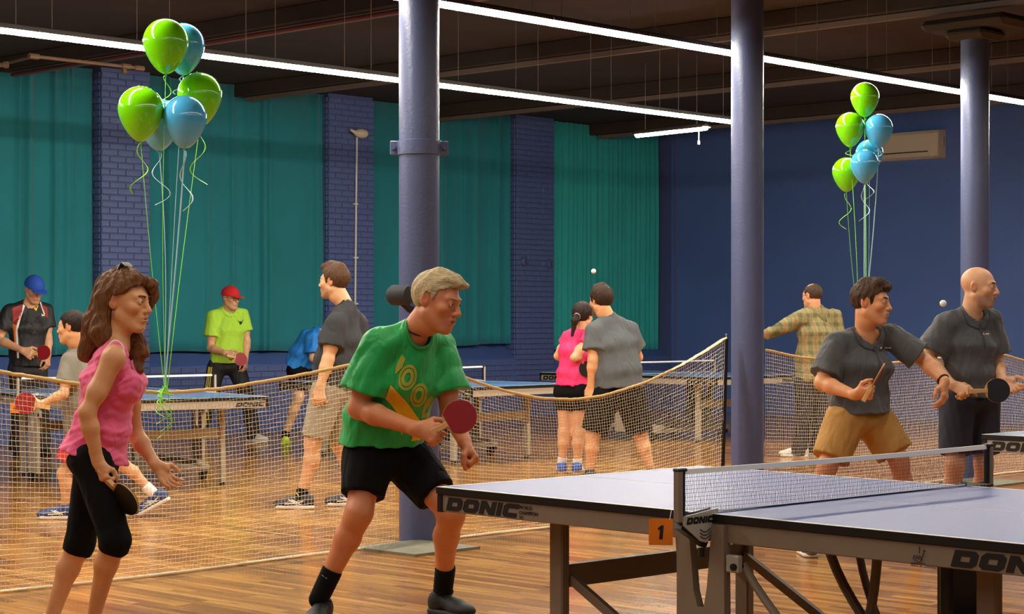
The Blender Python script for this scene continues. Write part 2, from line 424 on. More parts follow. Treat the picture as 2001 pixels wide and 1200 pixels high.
# ------------------------------------------------------------------ strip lights
LZ = 3.5
def light_mesh(L):
    h = MB(); h.box((0, -.068, .0), (L, .068, .012)); h.box((0, -.028, .012), (L, .028, .03)); h.box((0, -.068, -.012), (L, -.063, .0)); h.box((0, .063, -.012), (L, .068, .0))
    an = np.linspace(math.pi, 2 * math.pi, 9); r = .038
    vs = [(x, r * math.cos(a), r * 1.1 * math.sin(a) - .001) for x in (.012, L - .012) for a in an]
    fs = [(i, i+9, i+10, i+1) for i in range(8)] + [tuple(range(9)), tuple(range(17, 8, -1))]
    t = MB(); t.add(vs, fs)
    wv = MB(); wv.tube([(.15, 0, .04), (.15, 0, ZC - LZ)], .003, 4); wv.tube([(L - .15, 0, .04), (L - .15, 0, ZC - LZ)], .003, 4)
    return h.mesh('housing', M_HOUS), t.mesh('tube', M_TUBE), wv.mesh('hanger_wire', M_BEAM)
LM = light_mesh(1.05)
def strip(p, rz, label, group, ms=LM):
    o = thing('strip_light', label, 'light', p, rz, group)
    link('housing', ms[0], o); link('tube', ms[1], o); link('hanger_wire', ms[2], o)
    return o
def prow(n, x, y):                        # t on the light row at height LZ seen at x
    return onN(x, n)[0]
N1, N2 = 12.02, 8.93
ORD = ('first', 'second', 'third', 'fourth', 'fifth', 'sixth', 'seventh', 'eighth', 'ninth', 'tenth', 'eleventh', 'twelfth')
def light_row(t0, n, cnt, name, where):
    seen = 0
    for k in range(cnt):
        a, b_ = RM(t0 + k * 1.052, n, LZ), RM(t0 + (k + 1) * 1.052, n, LZ)
        xa, xb = [CX + p[0] / p[1] * F for p in (a, b_)]; ya, yb = [HY + (CAMH - LZ) / p[1] * F for p in (a, b_)]
        if xb > 2 and xa < 1999 and yb > 0:
            lab = 'lit fluorescent strip, %s from the left in the %s' % (ORD[seen], where); seen += 1
        else: lab = 'fluorescent strip of the %s beyond the frame' % where
        strip(a, AL, lab, name)
light_row(2.35, N1, 13, 'far row of strip lights', 'row nearer the curtains')
light_row(2.4, N2, 17, 'near row of strip lights', 'row crossing behind the middle column')
pL, pR = P(1243, 258, 21.6), P(1381, 245, 20.75); d = pR - pL; Ls = np.linalg.norm(d[:2])
ms = light_mesh(Ls)
o = strip((pL[0], pL[1], 3.52), math.atan2(d[1], d[0]), 'short single fluorescent strip with a pull cord, left of the middle column', None, ms)
b = MB(); b.tube([(Ls - .12, 0, 0), (Ls - .12, 0, -.16)], .006, 6); b.tube([(Ls - .12, 0, -.15), (Ls - .12, 0, -.19)], .014, 8); b.obj('pull_cord', M_CREAM, o, True)
# rows over and behind the camera, out of frame: plain long lamps
for n, t, L, k in ((5.75, 8.0, 22, .40), (2.6, 8.0, 22, .28), (-.6, 8, 22, .22)):
    ld = bpy.data.lights.new('row_lamp', 'AREA'); ld.shape = 'RECTANGLE'; ld.size = L; ld.size_y = .06
    ld.color = LAMP; ld.energy = k * TUBE * L * .06 * math.pi
    lo = bpy.data.objects.new('row_lamp', ld); C.objects.link(lo); lo.location = Vector(RM(t, n, LZ)); lo.rotation_euler = (0, 0, AL)

# ------------------------------------------------------------------ air conditioner, pipe, conduit, anchors
def onT(x, t):
    m = (x - CX) / F; Y = t / (U[1] + U[0] * m); p = np.array([m * Y, Y, 0]); return float(p @ N_), Y
nR, Yr = onT(1848, T1); nL = nR + 1.12
zt = CAMH - (254 - HY) / F * Yr; zb = CAMH - (309 - HY) / F * Yr
o = thing('air_conditioner', 'cream split air conditioner high on the blue right wall behind the balloons', 'air conditioner', RM(T1, nR, zb), AL)
H = zt - zb
prof = [(0, 0), (-.10, .0), (-.17, .03), (-.20, .09), (-.21, H - .05), (-.19, H - .01), (-.10, H), (0, H)]
b = MB(); b.prism(prof, 0, nL - nR); b.obj('body', M_CREAM, o)
b = MB(); b.box((-.214, .16, .085), (-.15, nL - nR - .06, .10)); b.obj('air_slot', mat('slot_brown', (70, 52, 36), .6), o)
for z in (.025, .055):
    b = MB(); b.box((-.185 - z * .3, .12, z), (-.12, nL - nR - .08, z + .018), bev=.004); b.obj('louver', M_CREAM, o)
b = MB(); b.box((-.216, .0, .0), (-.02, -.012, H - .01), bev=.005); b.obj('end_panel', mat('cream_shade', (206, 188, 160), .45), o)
b = MB(); b.box((-.075, -.0135, H * .42), (-.055, -.011, H * .75)); b.obj('maker_label', mat('faded_grey', (150, 132, 112), .5), o)

o = thing('ceiling_pipe', 'brown jointed sprinkler pipe under the ceiling at the upper left', 'pipe', RM(8, 15.3, 3.85))
base = RM(8, 15.3, 3.85)
pp = [P(-60, 141, 19.3), P(66, 110, 17.62), P(272, 133, 18.42)]
b = MB(); b.tube([pp[0] - base, pp[1] - base], .017, 8); b.tube([pp[1] - base, pp[2] - base], .017, 8); b.obj('pipe', M_BROWN, o, True)
for q, r in ((pp[1], .028), (pp[2] * .12 + pp[1] * .0 + P(243, 129, 18.3) * .88, .027), (pp[2], .026)):
    d = (pp[2] - pp[1]) / np.linalg.norm(pp[2] - pp[1])
    b = MB(); b.tube([q - base - d * .05, q - base + d * .05], r, 8); b.obj('pipe_joint', M_BROWN, o, True)
sp_ = P(243, 134, 18.3) - base
b = MB(); b.tube([sp_, sp_ - np.array([0, 0, .05])], [.02, .03], 8); b.obj('sprinkler_head', M_BROWN, o, True)
o = thing('pipe_stub', 'short brown pipe end at the left frame edge under the strip light', 'pipe', P(-30, 129, 18))
b = MB(); b.tube([(0, 0, 0), P(14, 126, 18) - P(-30, 129, 18)], .024, 8); b.tube([P(8, 126.5, 18) - P(-30, 129, 18), P(16, 126, 18) - P(-30, 129, 18)], .035, 8); b.obj('pipe', M_BROWN, o, True)

tc_ = onN(691, NF); base = RM(tc_[0], NF - .03, 0)
o = thing('alarm_horn', 'cream egg-shaped alarm on a thin white conduit up the second brick pier', 'alarm', base, AL)
zc = onN(699, NF, 262)[1]
b = MB(); b.tube([(.03, 0, zc - .05), (.02, 0, zc - .6), (.0, 0, 1.6), (-.02, 0, .85)], .013, 8); b.obj('conduit', M_WHT, o, True)
for z in (1.6, 2.2, 2.9):
    b = MB(); b.box((-.025, -.012, z), (.045, .02, z + .02)); b.obj('clip', M_WHT, o)
Mx = frame((.04, -.06, zc), (0, 0, 1), (0, 1, 0), (-1, 0, 0))
b = MB(); b.lathe([(.03, -.10), (.05, -.085), (.062, -.03), (.06, .03), (.04, .08), (.005, .10)], 20, M=Mx); b.obj('horn_body', M_CREAM, o, True)
b = MB(); b.lathe([(.0, -.0), (.034, 0), (.038, .01)], 20, M=Mx, c=(.105, -.0, 0)); b.obj('horn_mouth', mat('cream_shade', (206, 188, 160)), o, True)
b = MB(); b.tube([(-.04, -.06, zc + .0), (-.13, -.05, zc + .04)], [.03, .012], 8); b.obj('horn_bracket', M_CREAM, o, True)
for x, y, lab in ((1023, 511, 'left'), (1073, 516, 'right')):
    tt, z, _ = onN(x, NF, y)
    o = thing('wall_anchor', '%s of two round blue iron anchor plates on the third brick pier' % lab, 'anchor', RM(tt, NF - .01, z), AL)
    Mx = frame((0, 0, 0), (1, 0, 0), (0, 0, 1), (0, -1, 0))
    b = MB(); b.lathe([(.075, 0), (.07, .02), (.045, .035), (.0, .04)], 18, M=Mx); b.obj('disc', M_COL, o, True)
    b = MB(); b.lathe([(.03, .03), (.028, .07), (.0, .075)], 6, M=Mx); b.obj('nut', M_COL, o)

# ------------------------------------------------------------------ lettering
def curve_mesh(name, loops, m, ext=.0006):
    cu = bpy.data.curves.new(name, 'CURVE'); cu.dimensions = '2D'; cu.fill_mode = 'BOTH'; cu.extrude = ext
    for lp in loops:
        s = cu.splines.new('POLY'); s.points.add(len(lp) - 1); s.use_cyclic_u = True
        for p, q in zip(s.points, lp): p.co = (q[0], q[1], 0, 1)
    o = bpy.data.objects.new(name, cu); C.objects.link(o)
    bpy.context.view_layer.update()
    me = bpy.data.meshes.new_from_object(o.evaluated_get(bpy.context.evaluated_depsgraph_get()))
    bpy.data.objects.remove(o); me.materials.clear(); me.materials.append(m); me.name = name
    return me
GL = {'D': ([[(0,0),(.95,0),(1.15,.2),(1.15,.8),(.95,1),(0,1)], [(.36,.34),(.36,.66),(.8,.66),(.8,.34)]], 1.27),
      'O': ([[(.2,0),(.95,0),(1.15,.2),(1.15,.8),(.95,1),(.2,1),(0,.8),(0,.2)], [(.36,.34),(.36,.66),(.8,.66),(.8,.34)]], 1.27),
      'N': ([[(0,0),(.34,0),(.34,.55),(.76,0),(1.15,0),(1.15,1),(.81,1),(.81,.45),(.39,1),(0,1)]], 1.27),
      'I': ([[(0,0),(.34,0),(.34,1),(0,1)]], .46),
      'C': ([[(.2,0),(1.05,0),(1.05,.33),(.36,.33),(.36,.67),(1.1,.67),(1.1,1),(.2,1),(0,.8),(0,.2)]], 1.1)}
def brand_loops(w, h):
    out = []; x = 0
    for ch in 'DONIC':
        lp, adv = GL[ch]
        for l in lp: out.append([(px + x + .22 * py, py) for px, py in l])
        x += adv
    s = w / (x - .1)
    return [[(px * s, py * h) for px, py in l] for l in out]
def text_mesh(name, s, size, m, ext=.0005):
    cu = bpy.data.curves.new(name, 'FONT'); cu.body = s; cu.size = size; cu.extrude = ext; cu.resolution_u = 3
    o = bpy.data.objects.new(name, cu); C.objects.link(o); bpy.context.view_layer.update()
    me = bpy.data.meshes.new_from_object(o.evaluated_get(bpy.context.evaluated_depsgraph_get()))
    bpy.data.objects.remove(o); me.materials.clear(); me.materials.append(m); return me
BR_L = curve_mesh('lettering', brand_loops(.385, .050), M_INK)
BR_M = curve_mesh('lettering', brand_loops(.25, .036), M_INK)
BR_S = curve_mesh('lettering', brand_loops(.125, .022), M_INK)
WC = [text_mesh('small_lettering', s, .019, M_INK) for s in ('WORLD', 'CHAMPION', 'TC')]
R_FRONT = Matrix.Rotation(math.pi / 2, 4, 'X')                               # text plane -> faces -y
R_END = Matrix.Rotation(math.pi / 2, 4, 'Z') @ R_FRONT                        # faces +x, reads along +y
R_END0 = Matrix.Rotation(-math.pi / 2, 4, 'Z') @ R_FRONT
def decal(name, me, parent, loc, R):
    o = link(name, me, parent); o.matrix_local = Matrix.Translation(Vector(loc)) @ R; return o

def strands(lines, r):
    """many thin 3-sided cords: lines = list of (k,3) arrays"""
    b = MB()
    for l in lines: b.tube(l, r, 3, cap=False)
    return b

# ------------------------------------------------------------------ table tennis tables
def make_table(A, ang, label, top, apron, near=True, lettering=True, endlogo=True):
    o = thing('table_tennis_table', label, 'table', A, ang, None)
    Wd, Ln, Zt = 1.525, 2.74, .76
    for x0, x1, e in ((0, 1.365, 0), (1.375, Ln, 1)):
        b = MB(); b.box((x0, 0, Zt - .026), (x1, Wd, Zt), mi=1)
        me = b.mesh('tabletop', [top, M_BLK]); me.polygons[1].material_index = 0
        h = link('tabletop', me, o)
        ln = MB()
        z0, z1 = Zt - .0005, Zt + .0008
        ln.box((x0, 0, z0), (x1, .02, z1)); ln.box((x0, Wd - .02, z0), (x1, Wd, z1))
        ex = (0, .02) if e == 0 else (Ln - .02, Ln)
        ln.box((ex[0], .02, z0), (ex[1], Wd - .02, z1)); ln.box((x0, Wd/2 - .0015, z0), (x1, Wd/2 + .0015, z1))
        ln.obj('white_lines', M_WHT, h)
        for y, nm in ((.008, 0), (Wd - .033, 1)):
            b = MB(); b.box((x0 + (.022 if e == 0 else .0), y, Zt - .093), (x1 - (.022 if e else 0), y + .025, Zt - .0265), bev=.003); b.obj('apron', apron, o)
        b = MB(); xe = .008 if e == 0 else Ln - .033
        b.box((xe, .03, Zt - .093), (xe + .025, Wd - .03, Zt - .0265), bev=.003); b.obj('apron', apron, o)
        for y in (.002, Wd - .03):
            b = MB(); xc = .002 if e == 0 else Ln - .03
            b.box((xc, y, Zt - .096), (xc + .028, y + .028, Zt - .026), bev=.003); b.obj('corner_cap', M_BLK, o)
        lx = .444 if e == 0 else Ln - .444
        for y in (.226, Wd - .226):
            b = MB(); b.box((lx - .035, y - .022, .03), (lx + .035, y + .022, Zt - .03), bev=.006); l = b.obj('leg', apron, o)
            b = MB(); b.tube([(lx, y, 0), (lx, y, .032)], [.026, .02], 12); b.obj('foot', M_BLK, l)
        b = MB(); b.beam((lx, .24, .44), (lx, Wd - .24, .44), .03, .085); b.obj('cross_beam', apron, o)
        sx = 1 if e == 0 else -1
        for y in ((.26, Wd - .26) if near else ()):
            b = MB(); b.beam((lx + sx * .03, y, .43), (lx + sx * .62, y, .12), .022, .035); b.obj('brace', apron, o)
            if e: continue
            pts = [(lx + sx * (.66 + .20 * a ** 2.2), y - .10, .70 - .58 * a) for a in np.linspace(0, 1, 12)]
            b = MB(); b.tube(pts, .02, 8, flat=.6); b.obj('curved_arm', apron, o, True)
    for y in (-.012, Wd - .02):
        b = MB(); b.prism([(1.243, .10), (1.243, .715), (1.295, .715), (1.318, .50), (1.335, .45), (1.345, .45), (1.345, .10)], y, y + .032)
        b.prism([(1.345, .10), (1.345, .45), (1.362, .45), (1.376, .52), (1.398, .727), (1.447, .727), (1.457, .10)], y, y + .032); b.obj('centre_pillar', apron, o)
        b = MB(); b.box((1.452, y + .004, .575), (1.505, y + .03, .632), bev=.004); q = b.obj('hinge_bracket', M_PLATE if near else apron, o)
        b = MB(); b.tube([(1.49, y - .005, .595), (1.49, y + .04, .595)], .012, 8); b.obj('pin', M_BLK, q, True)
        if y > 1 or not near: continue
        pts = [(1.49 + .50 * a, y + .05, .60 - .49 * (a ** .85) + .06 * a * (1 - a)) for a in np.linspace(0, 1, 12)]
        b = MB(); b.tube(pts, .014, 8); b.obj('curved_rod', apron, o, True)
    for k in ((0, 1) if near else ()):
        pts = [((1.465 + .14 * a ** 1.7) if k == 0 else (1.69 - .03 * a * a), .5, .70 - .28 * a) for a in np.linspace(0, 2.05, 12)]
        b = MB(); b.tube(pts, .017, 8); b.obj('curved_rod', apron, o, True)
    for x in (.98, 1.76):
        b = MB(); b.box((x - .03, .10, .09), (x + .03, Wd - .1, .14), bev=.005); b.obj('wheel_beam', apron, o)
        for y in (.13, Wd - .13):
            b = MB(); b.box((x - .02, y - .02, .05), (x + .02, y + .02, .10)); q = b.obj('castor', M_BLK, o)
            b = MB(); b.tube([(x - .05, y - .018, .045), (x - .05, y + .018, .045)], .045, 16); b.obj('wheel', M_BLK, q, True)
    for y in (.2, Wd - .2):
        b = MB(); b.box((.95, y - .025, .13), (1.8, y + .025, .18), bev=.005); b.obj('base_rail', apron, o)
    b = MB(); b.box((2.13, .20, .22), (2.18, .42, .66), bev=.01); b.obj('ball_box', M_BLK, o)
    if lettering:
        for x in (.05, 2.305):
            decal('lettering', BR_L, o, (x, .0065, Zt - .086), R_FRONT)
        for k, me in enumerate(WC): decal('small_lettering', me, o, (.455, .0065, Zt - .052 - .019 * k), R_FRONT)
        if endlogo: decal('lettering', BR_M, o, (Ln - .0065, 1.22, Zt - .080), R_END)
        decal('lettering', BR_M, o, (.0065, .30, Zt - .080), R_END0)
    return o
def make_net(A, ang, label, cell=(.0085, .011), r=.0007, near=True):
    o = thing('table_tennis_net', label, 'net', (A[0], A[1], .76), ang)
    Wd, x = 1.525, 1.37
    y0, y1 = -.135, Wd + .135
    for y, s in ((y0, -1), (y1, 1)):
        b = MB(); b.box((x - .014, y + (0 if s < 0 else -.0), -.02), (x + .014, y + s * .022, .150), bev=.004); p = b.obj('post', M_TAUPE if near else M_LTAUPE, o)
        b = MB(); b.box((x - .010, y - s * .016, .0), (x + .010, y, .155), bev=.004); b.obj('net_clip', M_BLK, p)
        b = MB(); b.box((x - .016, y - s * .02, .146), (x + .016, y + s * .024, .157), bev=.004); b.obj('post_cap', M_BLK, p)
        # triangular clamp plate, lettered
        ya, yb = (y - .006, .03) if s < 0 else (Wd - .03, y + .006)
        pl = [(ya, -.0), (yb, .018), (yb, .004), (.0, -.02), (-.01, -.075), (-.03, -.092), (-.06, -.085), (ya, -.03)] if s < 0 else [(yb, .0), (ya, .018), (ya, .004), (Wd, .0), (Wd + .03, -.085), (yb, -.03)]
        M = frame((x, 0, 0), (0, 1, 0), (1, 0, 0), (0, 0, 1))
        for sx in (-1, 1):
            b = MB(); b.prism(pl, sx * .017 - .003, sx * .017 + .003, M); q = b.obj('clamp_plate', M_PLATE, o)
            if near and sx == 1 and s < 0:
                wv = MB()
                for kk in range(3):
                    wv.tube([(x + .0205, -.062 + .05 * a, -.046 - .011 * kk - .010 * math.sin(a * math.pi)) for a in np.linspace(0, 1, 8)], .0016, 5)
                wv.obj('wave_mark', M_INK, q)
            if near and sx == 1:
                e = decal('lettering', BR_S, q, (x + .0207, -.128 if s < 0 else Wd + .01, -.026 if s < 0 else -.022), R_END)
        b = MB(); b.beam((x, y + s * .01, -.03), (x, (0 if s < 0 else Wd) - s * (-.02), -.10), .03, .02); b.obj('clamp_arm', M_BLK, o)
        b = MB(); b.tube([(x, s * .03 + (0 if s < 0 else Wd), -.11), (x, s * .03 + (0 if s < 0 else Wd), -.14)], .012, 8); b.obj('clamp_screw', M_BLK, o, True)
    nx = int((y1 - y0) / cell[0]); nz = int(.125 / cell[1])
    yy = np.linspace(y0 + .01, y1 - .01, nx); zz = np.linspace(.008, .138, nz)
    sag = lambda y: -.004 * np.sin((y - y0) / (y1 - y0) * math.pi)
    rs = np.random.RandomState(3); lines = []
    wob = np.cumsum(rs.randn(nz) * .0012)
    for y in yy:
        lines.append(np.stack([np.full(nz, x) + .001 * rs.randn(nz), y + .0012 * np.sin(zz * 90 + y * 3) + .0006 * rs.randn(nz), zz + sag(y)], 1))
    ys = np.linspace(y0 + .01, y1 - .01, 60)
    for z in zz: lines.append(np.stack([np.full(60, x), ys, z + sag(ys)], 1))
    sidx(strands(lines, r).obj('netting', M_NETB, o))
    def strap(name, z0, z1, th, m):
        b = MB(); k = 24; ys = np.linspace(y0 + .0, y1 - .0, k); sg = sag(ys)
        vs = []
        for i in range(k): vs += [(x - th, ys[i], z0 + sg[i]), (x + th, ys[i], z0 + sg[i]), (x + th * .7, ys[i], z1 + sg[i]), (x - th * .7, ys[i], z1 + sg[i])]
        fs = [(4*i+j, 4*i+(j+1) % 4, 4*i+4+(j+1) % 4, 4*i+4+j) for i in range(k-1) for j in range(4)] + [(0,1,2,3),(4*k-1,4*k-2,4*k-3,4*k-4)]
        b.add(vs, fs); b.obj(name, m, o)
    strap('top_tape', .136, .153, .0065, M_TAPE)
    strap('bottom_hem', .004, .010, .002, M_NETB)
    b = MB(); b.tube([(x + .004, .03, .006), (x + .004, Wd - .03, .006)], .0022, 6); b.obj('white_cord', M_TAPE, o, True)
    return o
def tagcard(loc, rz, num, label):
    o = thing('number_card', label, 'card', loc, rz)
    b = MB(); b.box((-.040, -.001, -.088), (.040, .001, 0)); c = b.obj('card', M_ORNG, o)
    me = text_mesh('number', num, .062, M_INK, .0008) if num != '1' else curve_mesh('number', [[(.006, 0), (.018, 0), (.022, .046), (.013, .046), (.002, .036), (.003, .030), (.010, .034)]], M_INK, .0008)
    xs = [v.co.x for v in me.vertices]; d = decal('number', me, o, (-(min(xs) + max(xs)) / 2, -.002, -.068), R_FRONT)
    b = MB(); b.tube([(.03, 0, -.002), (.036, .004, .03)], .0015, 5); b.obj('string', M_WHT, o)
a1 = math.radians(-46.8)
A1 = np.array([-.291, 7.253, 0])
T1_ = make_table(A1, a1, 'large blue front table in the right foreground, nearest the camera', M_TOP, M_TAUPE)
mk = MB()
for pts in ([(0, 0), (.05, .002)], [(.008, .012), (.012, .024), (.018, .012), (.022, .024), (.028, .012), (.032, .024), (.038, .016)], [(.036, .012), (.044, .026), (.046, .034)], [(.03, .03), (.031, .05)], [(.010, .010), (.03, .004), (.042, .014)]):
    mk.tube([(2.165 + px, .0062, .672 + pz) for px, pz in pts], .0011, 5)
mk.tube([(2.165 + .047, .0062, .672 + .038), (2.165 + .049, .0062, .672 + .040)], .0035, 6)
mk.obj('federation_mark', M_INK, T1_)
decal('small_lettering', text_mesh('small_lettering', 'MADE IN GERMANY', .0105, M_INK), T1_, (2.165, .0065, .667 - .006), R_FRONT)
make_net(A1, a1, 'white-taped net across the front table, with lettered silver clamps')
def loc2w(A, ang, p):
    c, s = math.cos(ang), math.sin(ang); return np.array([A[0] + c * p[0] - s * p[1], A[1] + s * p[0] + c * p[1], p[2]])
tagcard(loc2w(A1, a1, (1.215, -.06, .735)), -.06, '1', 'orange number 1 card hanging at the near net post of the front table')
# table by the left wall (its end faces the camera)
a6 = math.radians(34 - 90)
Cn = FL(148, 786) * 0 + np.array([-3.29, 14.95, 0])
A6 = Cn - np.array([math.cos(a6), math.sin(a6), 0]) * 2.74
make_table(A6, a6, 'blue table behind the barrier net at left, beyond the pink-top woman', M_TOPL, M_LTAUPE, False)
make_net(A6, a6, 'white-taped net on the table at left, in front of the blue-capped player', (.02, .02), .0008, False)
tagcard(loc2w(A6, a6, (1.37, -.17, .70)), -.1, '6', 'orange number 6 card hanging on the table at the left frame edge')
a5 = math.radians(-45)
def at_plane(x, y, z=.76): return P(x, y, (CAMH - z) * F / (y - HY)) * np.array([1, 1, 0])
A5 = np.array([-2.43, 19.72, 0]); a55 = math.radians(-41.7)
make_table(A5, a55, 'light blue table in the middle distance, partly behind the green-shirted player', M_TOPL, M_LTAUPE, False, endlogo=False)
make_net(A5, a55, 'white-taped net on the middle table, seen right of the green-shirted player', (.02, .02), .0008, False)
A4 = at_plane(1054, 728)
make_table(A4, a5, 'light blue table farthest back, behind the pink and grey shirted pair', M_TOPL, M_LTAUPE, False)
make_net(A4, a5, 'white-taped net on the farthest table, left of the middle column', (.02, .02), .0008, False)
A2 = at_plane(1918, 849)
make_table(A2, math.radians(-45), 'table at the right frame edge beside the bald player', mat('pale_table_coating', (120, 150, 190), .3), M_LTAUPE, False)
# spare white leg panel leaning by the pink girl's shoes
# ------------------------------------------------------------------ barrier nets along the column row
NN = 8.56
def barrier(pts, label, skew=0.0, t_lo=None, t_hi=None, cell=.0255):
    tp = [onN(x, NN, y)[:2] for x, y in pts]
    ts = np.array([p[0] for p in tp]); zs = np.array([p[1] for p in tp])
    t0, t1 = ts[0], ts[-1]
    base = RM((t0 + t1) / 2, NN, 0)
    o = thing('barrier_net', label, 'net', base, AL)
    tm = (t0 + t1) / 2
    nt_ = int((t1 - t0) / cell); nr = int(1.12 / cell)
    # smooth top curve
    tt = np.linspace(t0, t1, nt_); zt = np.interp(tt, ts, zs)
    k = np.ones(5) / 5; zt2 = np.convolve(np.pad(zt, 2, 'edge'), k, 'valid')
    rs = np.random.RandomState(5)
    fr = np.linspace(0, 1, nr)
    bulge = .05
    def pt(i, f):
        t = tt[i] - tm + skew * f * (1 - f * .3) * ((tt[i] - t0) / (t1 - t0)) ** 2
        z = zt2[i] * (1 - f) + .012 * f
        n = -bulge * np.sin(f * math.pi * .9) * np.sin((tt[i] - t0) / (t1 - t0) * math.pi)
        return np.stack(np.broadcast_arrays(t, n, z), -1)
    grid = np.array([pt(i, fr) for i in range(nt_)])             # nt, nr, 3
    grid += rs.randn(*grid.shape) * np.array([.0010, .002, .0010])
    lines = [grid[i] for i in range(nt_)] + [grid[:, j] for j in range(nr)]
    sidx(strands(lines, .0013).obj('netting', M_TWINE, o))
    b = MB(); b.tube(grid[:, 0] + np.array([0, -.004, 0]), .010, 8); b.obj('top_rope', M_ROPE, o, True)
    bt = grid[:, -1].copy(); bt[:, 1] += .04 * np.sin(np.linspace(0, 9, nt_)); bt[:, 2] = .010
    b = MB(); b.tube(bt, .008, 8); b.obj('bottom_rope', M_TWINE, o, True)
    return o, grid
barrier([(-420, 690), (-200, 690), (-40, 716), (0, 727), (100, 742), (200, 758), (320, 768), (430, 760), (560, 738), (690, 712), (772, 692)], 'tan barrier net sagging from the left frame edge to the nearest column')
o, g = barrier([(862, 712), (885, 728), (940, 750), (1000, 768), (1060, 779), (1120, 781), (1180, 773), (1260, 748), (1330, 714), (1390, 678), (1416, 660)], 'tan barrier net sagging between the nearest and middle columns', skew=-.05)
b = MB(); e = g[-1, 0]; b.beam(e + np.array([.02, 0, .0]), (g[-1, -1][0] + .0, 0, .03), .03, .012, (0, 1, 0)); b.obj('end_strap', M_BLK, o)
b = MB(); tp = g[-26:, 0] + np.array([0, -.014, .004]); tp = np.vstack([tp, tp[-1] + np.array([-.005, 0, .03])]); b.tube(tp, np.interp(np.arange(27), (0, 6, 22, 26), (.006, .016, .018, .008)), 8, flat=.5); b.obj('tie_cloth', mat('cream_cloth', (232, 214, 170), .8), o, True)
barrier([(1496, 684), (1560, 698), (1640, 706), (1740, 709), (1820, 703), (1880, 690)], 'tan barrier net between the middle and right columns, behind the two dark-shirted men')
barrier([(1934, 688), (1965, 694), (2001, 705), (2060, 716), (2130, 716)], 'barrier net right of the right column, at the right frame edge')

# ------------------------------------------------------------------ balloons
GREEN, BLUE = (118, 214, 10), (76, 172, 222)
M_BG = mat('green_latex', GREEN, .12, coat=.6); M_BB = mat('blue_latex', BLUE, .12, coat=.6)
M_RG = mat('green_ribbon', (140, 236, 40), .35); M_RW = mat('pale_blue_ribbon', (170, 214, 224), .35)
def balloon_mesh(m):
    prof = []
    for a in np.linspace(0, math.pi, 24):
        r = math.sin(a); z = math.cos(a)
        if z < 0: r *= (1 - .26 * (-z) ** 1.3); z *= 1.42
        else: z *= 1.02
        prof.append((r, z))
    prof = prof[:-1] + [(.045, -1.41)]
    b = MB(); b.lathe(prof[::-1], 36); return b.mesh('balloon', m, 'all')
BMS = {0: balloon_mesh(M_BG), 1: balloon_mesh(M_BB)}
def balloon(x, y, Y, rad, kind, knot, label, group, curl, rs):
    c = P(x, y, Y); o = thing('balloon', label, 'balloon', c, rs.uniform(0, 6), group)
    q = link('bladder', BMS[kind], o); q.scale = (rad, rad, rad)
    k = MB(); k.tube([(0, 0, -1.40 * rad), (0, 0, -1.45 * rad), (0, 0, -1.50 * rad)], [.006, .004, .011], 8); k.obj('knot', (M_BG, M_BB)[kind], o, True)
    r = MB(); s = np.array([0, 0, -1.45 * rad]); e = knot - c
    Rz = np.array(Matrix.Rotation(-o.rotation_euler.z, 3, 'Z')); e = Rz @ e
    tt = np.linspace(0, 1, 30); bow = rs.uniform(-.02, .02)
    pts = s[None] + (e - s)[None] * tt[:, None] + np.stack([bow * np.sin(tt * 3.1), bow * np.sin(tt * 3.1 + 1) - bow * math.sin(1) * (1 - tt) - bow * math.sin(4.1) * tt, 0 * tt], 1)
    r.tube(pts, .0042, 6, flat=.4)
    # curled tail below the knot
    nt = 40; tt = np.linspace(0, 1, nt); L = curl
    rad_ = .03 + .025 * tt
    cp = s[None] + np.stack([rad_ * np.sin(tt * 8 + bow * 99) * tt ** .3, rad_ * np.cos(tt * 8) * tt ** .5, -L * tt], 1)
    r.tube(cp, .0045, 6, flat=.4)
    r.obj('ribbon', (M_RG, M_RW)[kind], o, True)
rs = random.Random(11)
kn = RM(*[onN(320, NN)[0], NN - .02, 0]) ; kz = onN(320, NN, 768)[1]; kn = np.array([kn[0], kn[1], kz + .01])
Yb = 10.55
G1 = 'left balloon bunch'
for (x, y, dY, k, lab, cu) in ((324, 82, -.1, 0, 'topmost green balloon of the left bunch', .22), (358, 88, .12, 1, 'topmost blue balloon of the left bunch, behind the top green one', .1), (275, 214, -.15, 0, 'leftmost green balloon of the left bunch', .28), (390, 186, .1, 0, 'right-hand green balloon of the left bunch', .32), (361, 230, -.12, 1, 'front blue balloon low in the middle of the left bunch', .34), (311, 236, .13, 1, 'rear blue balloon low between the green and blue ones of the left bunch', .3)):
    balloon(x, y, Yb + dY, .126 if k == 0 else .121, k, kn + np.array([rs.uniform(-.01, .01), 0, 0]), lab, G1, cu, rs)
Yb2 = onN(1690, NN)[2]; kn2 = RM(onN(1684, NN)[0], NN - .02, onN(1684, NN, 706)[1])
for (x, y, dY, k, lab, cu) in ((1690, 190, .0, 0, 'topmost green balloon of the right bunch', .1), (1661, 248, -.05, 0, 'middle green balloon of the right bunch', .1), (1717, 251, -.1, 1, 'upper blue balloon of the right bunch, overlapping the air conditioner', .1), (1654, 336, .05, 0, 'lowest green balloon of the right bunch', .3), (1689, 320, -.15, 1, 'lowest blue balloon of the right bunch, in front', .3), (1699, 300, .15, 1, 'half hidden blue balloon at the back of the right bunch', .22)):
    balloon(x, y, Yb2 + dY, .117 if k == 0 else .114, k, kn2 + np.array([rs.uniform(-.04, .04), 0, 0]), lab, 'right balloon bunch', cu, rs)
